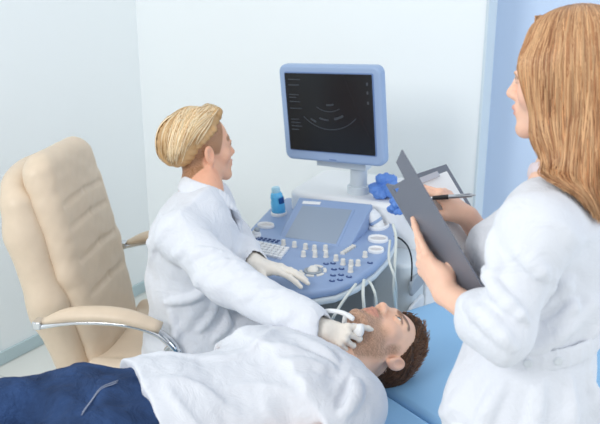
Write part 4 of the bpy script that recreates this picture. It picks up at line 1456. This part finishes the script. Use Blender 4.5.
# sleeve and waist folds
def sleeve_fold(a, b, t, ang, r, wrap=0.9):
    ax = unit(b - a)
    e1 = unit(np.cross(ax, (0, 0, 1)))
    e2 = np.cross(e1, ax)
    q = []
    for i in range(5):
        th = ang + wrap * (i / 4 - 0.5)
        c = a + (b - a) * (t + 0.06 * (i - 2))
        q.append(c + (e1 * math.cos(th) + e2 * math.sin(th)) * r)
    return chain(q, [0.003, 0.010, 0.0125, 0.010, 0.003], 0.012)
for t_, a_, w_ in ((0.10, 0.9, 1.3), (0.35, 0.2, 1.2), (0.62, 0.9, 1.5), (0.82, 0.0, 1.4), (0.95, 1.2, 1.5)):
    coat += sleeve_fold(RS, RE, t_, a_, 0.060, w_)
for t_, a_, w_ in ((0.08, 0.3, 1.4), (0.22, 1.3, 1.5), (0.40, 0.5, 1.3), (0.60, 1.1, 1.3), (0.80, 0.3, 1.2)):
    coat += sleeve_fold(RE, RW, t_, a_, 0.052 - 0.008 * t_, w_)
def dp(r, f, z):
    return np.array((wai[0], wai[1], 0)) + DR * r + DF * f + np.array((0, 0, z))
coat += surf_folds(coat, [[dp(0.16, 0.05, 0.84), dp(0.15, 0.0, 0.77), dp(0.11, -0.08, 0.73)], [dp(0.15, 0.10, 0.80), dp(0.16, 0.05, 0.70), dp(0.15, 0.0, 0.64)],
                          [dp(0.16, 0.12, 0.72), dp(0.17, 0.10, 0.66), dp(0.16, 0.04, 0.60)], [dp(0.13, -0.06, 0.98), dp(0.09, -0.1, 0.92), dp(0.03, -0.12, 0.90)], [dp(0.12, -0.07, 0.70), dp(0.13, -0.06, 0.62), dp(0.12, -0.06, 0.54)]], 0.0085, False)
cuff = RW - sl_dir * 0.004
ll_dir = unit(LW - LE)
coat += [Plane((-0.4, 2.4, 0.43), (0, 0, -1))]
coat += [Cap(cuff - sl_dir * 0.015, cuff + sl_dir * 0.06, 0.042, k=0.004, op='s'), Cap(LW - ll_dir * 0.02, LW + ll_dir * 0.06, 0.037, k=0.004, op='s')]
# open neck
coat += [Cap(nb_ + np.array((0.0, 0.0, 0.000)), nb_ + np.array((0.02, 0.01, 0.10)), 0.058, 0.065, k=0.008, op='s'), Cap(nb_ + DF * 0.05 + np.array((0, 0, -0.045)), nb_ + DF * 0.07 + np.array((0, 0, 0.06)), 0.050, 0.060, k=0.01, op='s'),
         Cap(nb_ + DF * 0.075 + np.array((0, 0, 0.0)), nb_ + DF * 0.125 - np.array((0, 0, 0.13)), 0.034, 0.008, k=0.01, op='s')]
cr3 = creases(0.0085, 28, 8, ((0.3, 0.2, 1), (0.8, 0.1, 0.6), (-0.5, 0.4, 0.8), (1, -0.6, 0.1)))
def doc_disp(P):
    return 0.8 * fold(P) + fold2(P) + cr3(P)
coat_o = sdf('lab_coat', coat, 0.0044, M['cloth'], doc, disp=doc_disp, R=I3, t=d_off)
# cut sleeves square at the cuffs: a rolled hem ring closes each end
def ring_path(c, ax, r, n=28, e=1.0):
    F = frame_to(ax)
    return [np.array(Vector(c) + F @ Vector((r * math.cos(2 * math.pi * i / n), r * e * math.sin(2 * math.pi * i / n), 0))) for i in range(n + 1)]
# folded collar and lapels
up3 = np.array((0, 0, 1.0))
col_pts = [nb_ + DF * 0.105 + DR * 0.030 + up3 * -0.105, nb_ + DF * 0.078 + DR * 0.060 + up3 * -0.034, nb_ + DR * 0.072 + DF * 0.015 + up3 * 0.006, nb_ - DF * 0.040 + DR * 0.052 + up3 * 0.022, nb_ - DF * 0.060 + up3 * 0.028,
           nb_ - DF * 0.040 - DR * 0.052 + up3 * 0.022, nb_ - DR * 0.072 + DF * 0.015 + up3 * 0.006, nb_ + DF * 0.078 - DR * 0.060 + up3 * -0.034, nb_ + DF * 0.105 - DR * 0.030 + up3 * -0.115]
colp = smooth_path(col_pts, 5)
cp = [ECap(a, b, (0.026, 0.0075), (0.026, 0.0075), unit(np.array((a[0] - nb_[0], a[1] - nb_[1], 0))) * 0.55 + np.array((0, 0, -0.85)), k=0.006) for a, b in zip(colp, colp[1:])]
for s in (-1, 1):
    a = nb_ + DF * 0.105 + DR * 0.036 * s + up3 * -0.10
    b = nb_ + DF * 0.135 + DR * 0.016 * s + up3 * -0.22
    cp.append(ECap(a, b, (0.028, 0.007), (0.010, 0.006), DR * s + DF * -0.25, k=0.008))
sdf('collar', cp, 0.0034, M['cloth'], coat_o, R=I3, t=d_off)
# gloves with rolled cuffs
def glove(name, prims, W, ax, r0, r1, ln):
    g = prims + [Cap(W - ax * ln, W + ax * 0.02, r0, r1, k=0.02)]
    return sdf(name, g, 0.0026, M['glove'], doc, disp=wrinkle(0.0009, 95, 1.0), R=I3, t=d_off)
glove('glove', hr_gl, RWh, sl_dir, 0.0285, 0.0265, 0.03)
glove('glove', hl_gl, LW, unit(LW - LE), 0.031, 0.0265, 0.03)

# ------------------------------------------------------------------ the standing colleague
wom = thing('person', 'woman with long strawberry blonde hair standing in white coat, writing in a folio', 'person', (0.50, 1.50, 0.0), 0)
w_off = -np.array(wom.location)
WF, WL = np.array((-0.50, 0.866, 0)), np.array((-0.866, -0.50, 0))
hipc, wst, chst, nbw = np.array((0.448, 1.440, 0.88)), np.array((0.468, 1.465, 1.01)), np.array((0.515, 1.515, 1.17)), np.array((0.536, 1.555, 1.318))
wLS, wLE, wLW = np.array((0.4259, 1.37, 1.273)), np.array((0.3679, 1.316, 1.104)), np.array((0.2957, 1.493, 1.101))
wRS, wRE, wRW = np.array((0.680, 1.635, 1.255)), np.array((0.4987, 1.691, 1.028)), np.array((0.3738, 1.692, 1.198))
SCw = 1.04
wh = np.array((0.5373, 1.613, 1.508))
RHw = basis((-0.83, 0.56, -0.06), (-0.04, 0.03, 1))
hpw = xf(head_prims(jaw=0.90), RHw, wh, SCw)
neck = [Cap(wh + RHw @ np.array((0, -0.022, -0.045)), nbw, 0.048, 0.052, k=0.03), Cap(nbw, nbw * 0.5 + chst * 0.5, 0.06, 0.085, k=0.05)]
def wom_torso(g):
    return [ECap(hipc, wst, (0.150 + g, 0.108 + g), (0.108 + g, 0.088 + g), WL, k=0.06),
            ECap(wst, chst, (0.108 + g, 0.088 + g), (0.138 + g, 0.098 + g), WL, k=0.06),
            ECap(chst, chst * 0.4 + nbw * 0.6, (0.138 + g, 0.098 + g), (0.108 + g, 0.062 + g), WL, k=0.06),
            Cap(nbw - (0, 0, 0.075), wLS, 0.046 + g, 0.050 + g, k=0.05), Cap(nbw - (0, 0, 0.075), wRS, 0.046 + g, 0.050 + g, k=0.05)]
arms = chain([wLS, wLE, wLW], [0.034, 0.032, 0.026], 0.03) + [Ell(wLE * 0.66 + wLW * 0.34, (0.036, 0.038, 0.036), k=0.03)] + chain([wRS, wRE, wRW], [0.036, 0.034, 0.024], 0.03)
fl = unit(np.array((0.2189, 1.609, 1.199)) - wLW)
RHwl = basis(fl, (-0.80, -0.42, -0.12))
curl_w = [(0.10, 0.12, 0.08), (0.40, 0.6, 0.4), (0.5, 0.7, 0.4), (0.55, 0.7, 0.4)]
th_w = [(0.018, 0.022, -0.014), (0.026, 0.046, -0.036), (0.022, 0.066, -0.056), (0.014, 0.082, -0.072)]
hwl = hand_prims(RHwl, wLW, 0.97, curl_w, side=1, thumb=th_w)
fr = unit(np.array((0.297, 1.733, 1.258)) - wRW)
RHwr = basis(fr, (0.15, -0.10, 0.95))
curl_wr = [(0.25, 0.75, 0.45), (0.45, 0.95, 0.6), (0.9, 1.1, 0.7), (0.95, 1.1, 0.7)]
th_wr = [(0.020, 0.022, -0.010), (0.040, 0.050, -0.026), (0.040, 0.078, -0.038), (0.030, 0.100, -0.046)]
hwr = hand_prims(RHwr, wRW, 0.88, curl_wr, side=-1, thumb=th_wr)
legs = []
ft = []
for s in (-1, 1):
    hp2 = hipc + WL * 0.085 * s
    kn = np.array((hp2[0], hp2[1], 0.47)) + WL * 0.0
    an = np.array((hp2[0], hp2[1], 0.09)) - WF * 0.02
    legs += chain([hp2, kn, an], [0.078, 0.052, 0.036], 0.03) + [Cap(an, an + WF * 0.11 - np.array((0, 0, 0.05)), 0.032, 0.022, k=0.02)]
    ft.append(an)
sdf('body', hpw + neck + wom_torso(-0.012) + arms + hwl + hwr + legs, 0.0032, M['skin'], wom,
    color=skin_color(RHw, wh, SCw, rgb(238, 194, 170), rgb(206, 124, 122), rgb(150, 112, 84)), R=I3, t=w_off)
eyes(wom, RHw, wh, SCw, (0, 1, -0.2), (I3, w_off))
# long straight hair
hb = [Ell((0, -0.016, 0.046), (0.088, 0.106, 0.092), k=0.03),
      ECap((0, -0.030, 0.03), (0, -0.070, -0.13), (0.090, 0.088), (0.098, 0.080), (1, 0, 0), k=0.05),
      ECap((0, -0.070, -0.13), (0, -0.095, -0.19), (0.098, 0.078), (0.100, 0.040), (1, 0, 0), k=0.05),
      Cap((-0.078, 0.030, 0.04), (-0.074, 0.006, -0.09), 0.024, 0.020, k=0.04), Cap((-0.074, 0.006, -0.09), (-0.080, -0.04, -0.16), 0.020, 0.010, k=0.04),
      Cap((0.078, 0.030, 0.04), (0.074, 0.006, -0.09), 0.024, 0.018, k=0.04), Cap((0.074, 0.006, -0.09), (0.080, -0.04, -0.16), 0.020, 0.010, k=0.04)]
face_cut = [RBox((0, 0.13, -0.04), (0.064, 0.095, 0.118), 0.03, k=0.02, op='s'), Ell((0, 0.03, -0.12), (0.052, 0.075, 0.08), k=0.02, op='s')]
hair_w = sdf('hair', xf(hb + face_cut, RHw, wh, SCw), 0.0036, M['blonde'], wom, color=const_color(rgb(188, 140, 98)), R=I3, t=w_off,
             disp=lambda P: (0.0015 * np.sin(P[..., 0] * 260 + 2 * np.sin(P[..., 2] * 9)) * np.sin(P[..., 1] * 270 + 1.3 * np.sin(P[..., 2] * 11))).astype(np.float32))
r_ = np.random.default_rng(5)
N = 4200
u = r_.random((N, 2))
# roots along the parting from the forehead to the crown
st = np.stack([-0.004 + 0.02 * (u[:, 0] - 0.5), 0.085 - 0.185 * u[:, 1] ** 0.9, np.full(N, 0.16)], 1)
sgn = np.where(r_.random(N) < 0.62, -1.0, 1.0)
st[:, 0] += sgn * 0.012
fan = np.clip(u[:, 1] + 0.06 * r_.normal(size=N), 0, 1)
phi = np.radians(-24 + 112 * fan ** 1.7)
def flow(P, t):
    v = np.zeros_like(P)
    drop = np.clip((0.10 - P[:, 2]) / 0.05, 0, 1)
    v[:, 0] = sgn * np.cos(phi) * (1.0 - drop)
    v[:, 1] = -np.sin(phi) * (1 - drop) - (0.04 + 0.55 * np.clip((-0.03 - P[:, 2]) / 0.05, 0, 1) * np.clip(P[:, 1] / 0.03 + 1.0, 0, 1)) * drop
    v[:, 2] = -0.35 - 1.1 * drop
    return v
S = 36
off = 0.001 + 0.005 * r_.random(N)
drape = [p for p in wom_torso(0.020) + [Cap(nbw - (0, 0, 0.075), wLS, 0.060, 0.066, k=0.04), Cap(nbw - (0, 0, 0.075), wRS, 0.060, 0.066, k=0.04)]]
RWI = RHw.T
drape = [p.xf(RWI.astype(np.float32) / 1.0, A3(-(RWI @ wh) / SCw), 1 / SCw) for p in drape] if False else xf(drape, RWI, -(RWI @ wh) / SCw, 1 / SCw)
pth = grow_strands(hb + drape, st, flow, S, 0.0125, off, r_, 0.035)
wave = 0.0022 * np.sin(np.arange(S)[None, :, None] * (0.35 + 0.3 * r_.random((N, 1, 1))) + 6 * r_.random((N, 1, 3)))
pth = pth + wave * np.linspace(0, 1, S)[None, :, None]
cols = hair_colors(N, rgb(184, 138, 98), 0.12, r_)
pick = r_.random(N)
cols[pick > 0.62, :3] = np.array(rgb(206, 164, 122)[:3]) * np.exp(r_.normal(size=((pick > 0.62).sum(), 1)) * 0.15)
cols[pick < 0.25, :3] = np.array(rgb(160, 112, 76)[:3]) * np.exp(r_.normal(size=((pick < 0.25).sum(), 1)) * 0.2)
cols = np.clip(cols, 0, 1)
tipz = r_.random(N)
items, cc = [], []
for i in range(N):
    loc = pth[i]
    bad = (np.abs(loc[:, 0]) < 0.062) & (loc[:, 1] > 0.045) & (loc[:, 2] < 0.07)
    e = np.argmax(bad) if bad.any() else S
    lim = -0.205 + 0.115 * np.clip((loc[:, 1] + 0.055) / 0.085, 0, 1) - 0.035 * tipz[i]
    low = loc[:, 2] < lim
    e = min(e, np.argmax(low) if low.any() else S)
    if e < 6:
        continue
    wp = (loc[:e] * SCw) @ RHw.T + wh + w_off
    items.append((wp, [0.0012, 0.0017, 0.0017, 0.0014, 0.0004]))
    cc.append(cols[i])
tubes('hair_strands', items, M['blonde'], hair_w, 4, cols=cc)
# trousers and shoes below the coat
tr = []
for s, an in zip((-1, 1), ft):
    hp2 = hipc + WL * 0.085 * s
    tr += chain([hp2, np.array((hp2[0], hp2[1], 0.47)), an + np.array((0, 0, 0.02))], [0.090, 0.072, 0.060], 0.03)
sdf('trousers', tr + [Plane((0, 0, 0.06), (0, 0, -1))], 0.007, M['metal_white'], wom, R=I3, t=w_off)
for an in ft:
    sdf('shoe', [Cap(an - (0, 0, 0.02), an + WF * 0.13 - np.array((0, 0, 0.052)), 0.042, 0.032, k=0.03), Plane((0, 0, 0.008), (0, 0, -1))], 0.005, M['metal_white'], wom, R=I3, t=w_off)
# coat
fold = wrinkle(0.0036, 16, 8.0, (1.0, 1.0, 0.7))
fold2 = wrinkle(0.0016, 40, 2.5, (1, 1, 0.7))
cr4 = creases(0.007, 26, 14, ((0.3, 0.3, 1), (0.9, 0.3, 0.5), (-0.5, 0.6, 0.7), (0.7, -0.7, 0.4)))
coat = wom_torso(0.014)
coat += [ECap(hipc + (0, 0, 0.02), np.array((0.455, 1.440, 0.56)), (0.158, 0.112), (0.188, 0.135), WL, k=0.05),
         Cap(nbw - (0, 0, 0.075), wLS, 0.054, 0.062, k=0.04), Cap(nbw - (0, 0, 0.075), wRS, 0.054, 0.062, k=0.04),
         Ell(chst + WF * 0.085 + WL * 0.075 - (0, 0, 0.0), (0.065, 0.065, 0.062), k=0.05), Ell(chst + WF * 0.085 - WL * 0.075, (0.065, 0.065, 0.062), k=0.05)]
lsd = unit(wLW - wLE)
LCF = wLE + lsd * 0.055
coat += chain([wLS, wLE, LCF], [0.056, 0.052, 0.054], 0.03)
coat += [Cap(LCF - lsd * 0.028, LCF, 0.060, 0.060, k=0.006)]
coat += chain([wRS, wRE, wRE + unit(wRW - wRE) * 0.07], [0.064, 0.059, 0.056], 0.03)
for t_, a_, w_ in ((0.30, 2.2, 1.4), (0.55, 1.0, 1.5), (0.72, 2.0, 1.6), (0.86, 0.6, 1.6), (0.97, 1.7, 1.7)):
    coat += sleeve_fold(wLS, wLE, t_, a_, 0.060, w_)
def wb(l, f, z):
    return np.array((wst[0], wst[1], 0)) + WL * l - WF * f + np.array((0, 0, z))
for a, b, r in ((wb(0.07, 0.09, 1.03), wb(-0.04, 0.108, 1.10), 0.010), (wb(0.10, 0.07, 1.04), wb(0.02, 0.11, 1.13), 0.010), (wb(-0.04, 0.105, 1.02), wb(-0.10, 0.08, 1.12), 0.009),
                (wb(0.12, 0.05, 0.93), wb(0.17, 0.06, 0.75), 0.012), (wb(0.05, 0.12, 0.92), wb(0.07, 0.155, 0.70), 0.012), (wb(-0.05, 0.12, 0.92), wb(-0.06, 0.155, 0.70), 0.012), (wb(0.14, 0.0, 0.93), wb(0.20, 0.03, 0.80), 0.010)):
    coat.append(Cap(a, b, r * 0.6, r, k=0.03))
coat += [Cap(LCF - lsd * 0.02, LCF + lsd * 0.06, 0.047, k=0.004, op='s')]
coat += surf_folds(coat, [[wb(0.09, 0.08, 1.05), wb(0.03, 0.10, 1.09), wb(-0.05, 0.10, 1.13)], [wb(0.10, 0.06, 1.07), wb(0.07, 0.09, 1.13), wb(0.02, 0.10, 1.18)], [wb(-0.02, 0.1, 1.05), wb(-0.08, 0.08, 1.10), wb(-0.12, 0.05, 1.17)],
                          [wb(0.08, 0.1, 0.98), wb(0.11, 0.1, 0.88), wb(0.14, 0.1, 0.76)], [wb(0.02, 0.11, 0.98), wb(0.03, 0.12, 0.88), wb(0.04, 0.14, 0.76)], [wb(0.12, 0.05, 0.97), wb(0.16, 0.05, 0.90), wb(0.18, 0.05, 0.80)],
                          [wb(0.15, 0.02, 1.27), wb(0.13, 0.06, 1.22), wb(0.10, 0.09, 1.15)], [wb(-0.04, 0.11, 0.98), wb(-0.06, 0.12, 0.86), wb(-0.07, 0.14, 0.74)]], 0.011, False)
# princess seams of the back as fine grooves
for s in (-1, 1):
    q = [wb(s * 0.085, 0.080, 1.27), wb(s * 0.075, 0.105, 1.15), wb(s * 0.055, 0.106, 1.02)]
    q = on_surface(coat, smooth_path(q, 5), 0.0)
    coat += [Cap(a, b, 0.0022, k=0.005, op='s') for a, b in zip(q, q[1:])]
coat += [Cap(nbw + (0, 0, 0.02), nbw + (-0.02, 0.01, 0.10), 0.062, 0.066, k=0.008, op='s'), Plane((0.5, 1.5, 0.50), (0, 0, -1))]
coat_w = sdf('lab_coat', coat, 0.0042, M['cloth'], wom, disp=lambda P: 0.8 * fold(P) + fold2(P) + cr4(P), R=I3, t=w_off)
col_pts = [nbw + WF * 0.080 + WL * 0.03 + up3 * -0.04, nbw + WL * 0.066 + WF * 0.005 + up3 * 0.012, nbw - WF * 0.052 + WL * 0.036 + up3 * 0.026, nbw - WF * 0.066 + up3 * 0.030,
           nbw - WF * 0.052 - WL * 0.036 + up3 * 0.026, nbw - WL * 0.066 + WF * 0.005 + up3 * 0.012, nbw + WF * 0.080 - WL * 0.03 + up3 * -0.04]
colp = smooth_path(col_pts, 5)
sdf('collar', [ECap(a, b, (0.028, 0.007), (0.028, 0.007), unit(np.array((a[0] - nbw[0], a[1] - nbw[1], 0))) * 0.6 + np.array((0, 0, -0.8)), k=0.006) for a, b in zip(colp, colp[1:])], 0.0034, M['cloth'], coat_w, R=I3, t=w_off)
sdf('tunic_collar', [ECap(a, b, (0.016, 0.005), (0.016, 0.005), (0.2, 0.2, 1), k=0.005) for a, b in zip(*(lambda q: (q, q[1:]))(smooth_path([nbw + WF * 0.070 + WL * 0.03 + up3 * 0.01, nbw + WL * 0.058 + WF * 0.02 + up3 * 0.028, nbw - WF * 0.03 + WL * 0.045 + up3 * 0.040], 5)))], 0.003, M['tunic'], wom, R=I3, t=w_off)
# half belt across the back with its buttons
coat_np = [p for p in coat if p.op == 'u']
bl = []
for i in range(15):
    th = -1.35 + 2.7 * i / 14
    bl.append(wb(0.14 * math.sin(th), 0.12 * math.cos(th), 1.035 - 0.010 * th))
bl = on_surface(wom_torso(0.014) + coat_np[5:6], bl, 0.006)
bel = [ECap(a, b, (0.022, 0.005), (0.022, 0.005), (0, 0, 1), k=0.004) for a, b in zip(bl, bl[1:])]
belt = sdf('half_belt', bel, 0.003, M['cloth'], coat_w, R=I3, t=w_off)
for i in (8.9, 11.0):
    p = bl[int(i)] * (1 - i % 1) + bl[int(i) + 1] * (i % 1)
    nrm = unit(np.array((p[0] - wst[0], p[1] - wst[1], 0)))
    bm = bmesh.new()
    lathe(bm, [(0.0085, 0.0), (0.009, 0.002), (0.0075, 0.0038), (0.004, 0.003)], Vector(p + nrm * 0.0045 + w_off), frame_to(nrm), 18)
    obj('button', bm, M['coat_button'], belt, smooth=True)

# ------------------------------------------------------------------ folio held by the standing woman
A_, B_ = Vector((0.1989, 1.523, 1.391)), Vector((0.3667, 1.395, 1.121))
D_, E_ = Vector((0.1881, 1.667, 1.282)), Vector((0.3449, 1.835, 1.283))
Lv = (B_ - A_)
folio = thing('clipboard_folio', 'open dark grey clipboard folio with white paper held by the standing woman', 'clipboard', D_)
def slab(name, org, sv, tv, polys, thick, m, parent, lift=0.0, bev=0.0008):
    """polys in (s, t) of the plane spanned by sv, tv at org"""
    n = sv.cross(tv).normalized()
    bm = bmesh.new()
    for poly in polys:
        lo = [bm.verts.new(org + sv * s + tv * t + n * (lift - thick / 2)) for s, t in poly]
        hi = [bm.verts.new(org + sv * s + tv * t + n * (lift + thick / 2)) for s, t in poly]
        bm.faces.new(lo[::-1]); bm.faces.new(hi)
        k = len(poly)
        for i in range(k):
            j = (i + 1) % k
            bm.faces.new((lo[i], lo[j], hi[j], hi[i]))
    bmesh.ops.remove_doubles(bm, verts=bm.verts, dist=1e-5)
    return obj(name, bm, m, parent, bevel=bev)
O0 = Vector((0, 0, 0))
SA, SE = A_ - D_, E_ - D_
# near cover: notch at the top edge and a small triangular opening
cover = [[(0, 0), (.2, .0545), (.127, .067), (.128, .0997), (0, .13)],
         [(.2, .0545), (.626, .106), (.332, .099), (.127, .067)],
         [(.626, .106), (.667, 0), (1, 0), (1, .13), (.626, .13)],
         [(0, .13), (.128, .0997), (.332, .099), (.626, .106), (.626, .13), (1, .13), (1, 1), (0, 1)]]
slab('cover', O0, SA, Lv, cover, 0.003, M['folio'], folio, bev=0)
slab('back_board', O0, SE, Lv, [[(0, .24), (.37, .035), (.38, 0), (1, 0), (1, 1), (0, 1)]], 0.003, M['folio'], folio)
nE = SE.cross(Lv).normalized()
sgn_ = 1 if nE.dot(Vector((0, -0.6, 0.8))) > 0 else -1
slab('paper', O0, SE, Lv, [[(0.06, 0.26), (0.40, 0.08), (0.44, 0.055), (0.93, 0.05), (0.93, 0.95), (0.06, 0.95)]], 0.001, M['paper'], folio, lift=sgn_ * 0.0026, bev=0)
slab('clip', O0, SE, Lv, [[(0.44, 0.035), (0.76, 0.03), (0.76, 0.07), (0.44, 0.075)]], 0.006, M['clip'], folio, lift=sgn_ * 0.005)
bm = bmesh.new()
v_, f_ = tube_data([np.array(Lv) * t for t in (0, 0.5, 1)], 0.0032, 8)
raw('spine', v_, f_, M['folio'], folio)
# pen in her right hand
p0, p1 = Vector((0.2824, 1.691, 1.242)), Vector((0.3763, 1.669, 1.256))
pen = thing('pen', 'silver ballpoint pen with black grip in the standing woman\'s right hand', 'pen', p0)
d_ = (p1 - p0)
def seg(name, a, b, r, m):
    bm = bmesh.new()
    F = frame_to(d_)
    L = d_.length
    lathe(bm, [(r[0], a * L), (r[1], b * L)], (0, 0, 0), F, 14)
    return obj(name, bm, m, pen, smooth=False, bevel=0.0006)
seg('pen_grip', 0.10, 0.46, (0.0046, 0.0054), M['black'])
seg('pen_barrel', 0.455, 0.98, (0.0050, 0.0044), M['steel'])
seg('pen_tip', 0.0, 0.105, (0.0012, 0.0044), M['steel'])
seg('pen_button', 0.97, 1.06, (0.0022, 0.0020), M['steel'])
tubes('pen_clip', [([np.array(d_) * 0.62 + (0, -0.004, 0.004), np.array(d_) * 0.92 + (0, -0.004, 0.005)], 0.0013)], M['steel'], pen, 6)

# ------------------------------------------------------------------ probe in the doctor's right hand
hp0 = RWh + RHr @ (np.array((-0.030, 0.098, -0.022)) * SCh)
hp1 = np.array((0.165, 1.815, 0.8585))
hprobe = thing('ultrasound_probe', 'white ultrasound probe gripped in the doctor\'s gloved hand at the man\'s neck', 'probe', hp0)
ax = unit(hp1 - hp0)
sdf('probe_body', [ECap(-ax * 0.05, ax * 0.005, (0.010, 0.009), (0.013, 0.010), (0, 0.4, 0.9), k=0.01), ECap(ax * 0.005, ax * 0.03, (0.014, 0.010), (0.017, 0.009), (0, 0.4, 0.9), k=0.01)], 0.002, M['white_plastic'], hprobe)
cab = smooth_path([hp0 + ax * -0.03, hp0 + np.array((-0.015, 0.01, 0.035)), (0.1338, 1.842, 0.8785), (0.1091, 1.856, 0.8887), (0.07687, 1.876, 0.8851), (0.0468, 1.901, 0.865), (0.0162, 1.967, 0.8103), (-0.005625, 2.03, 0.7096), (-0.005875, 2.098, 0.5934)], 7)
cab = [np.array(c) - hp0 for c in cab]
tubes('probe_cable', [(cab, 0.0062)], M['white_plastic'], hprobe, 10)

# ------------------------------------------------------------------ cables hanging from the console
def cable(label, pts, r, m='cable'):
    pts = smooth_path(pts, 8)
    o = tubes('cable', [(pts, r)], M[m], None, 8)
    tag(o, label, 'cable', None)
    return o
cable('pale cable hanging straight down past the right holders of the console', [(0.293, 2.389, 0.9478), (0.2988, 2.348, 0.9159), (0.2933, 2.306, 0.852), (0.2937, 2.308, 0.7577), (0.3192, 2.425, 0.5992), (0.3335, 2.611, 0.3917)], 0.0048)
cable('pale cable bowing out beside the right holders of the console', [(0.2812, 2.355, 0.9066), (0.2748, 2.308, 0.8579), (0.2921, 2.28, 0.8029), (0.312, 2.385, 0.6716), (0.3384, 2.576, 0.4491)], 0.0042)
cable('slanting pale cable under the console front above the gloved hand', [(0.1694, 2.239, 0.8068), (0.1458, 2.194, 0.7968), (0.118, 2.164, 0.7683), (0.09145, 2.15, 0.7233), (0.07012, 2.3, 0.5708)], 0.0045)
cable('left of two upright pale cables under the console beside the man\'s chin', [(0.196, 2.271, 0.8067), (0.189, 2.213, 0.7917), (0.192, 2.197, 0.7402), (0.1968, 2.229, 0.6418)], 0.005)
cable('pale cable looping under the console above the man\'s nose', [(0.2122, 2.279, 0.7999), (0.2208, 2.236, 0.7952), (0.2299, 2.225, 0.7606), (0.2375, 2.27, 0.6386)], 0.0042)
cable('thin black cable curving behind the folio at the machine\'s right side', [(0.2961, 2.378, 0.9118), (0.3213, 2.374, 0.8998), (0.3488, 2.403, 0.8589), (0.3696, 2.462, 0.7807), (0.3822, 2.566, 0.6466), (0.3806, 2.655, 0.5299)], 0.0028, 'black')

# ------------------------------------------------------------------ finish: consistent outward faces
for o in list(scene.objects):
    if o.type == 'MESH' and o.name.split('.')[0] not in ('hair_strands',) and len(o.data.polygons) > 3000:
        me = o.data
        n = len(me.polygons)
        nr = np.empty(n * 3, dtype=np.float32); ce = np.empty(n * 3, dtype=np.float32); ar = np.empty(n, dtype=np.float32)
        me.polygons.foreach_get('normal', nr); me.polygons.foreach_get('center', ce); me.polygons.foreach_get('area', ar)
        if float(((nr * ce).reshape(-1, 3).sum(1) * ar).sum()) < 0:
            me.flip_normals()
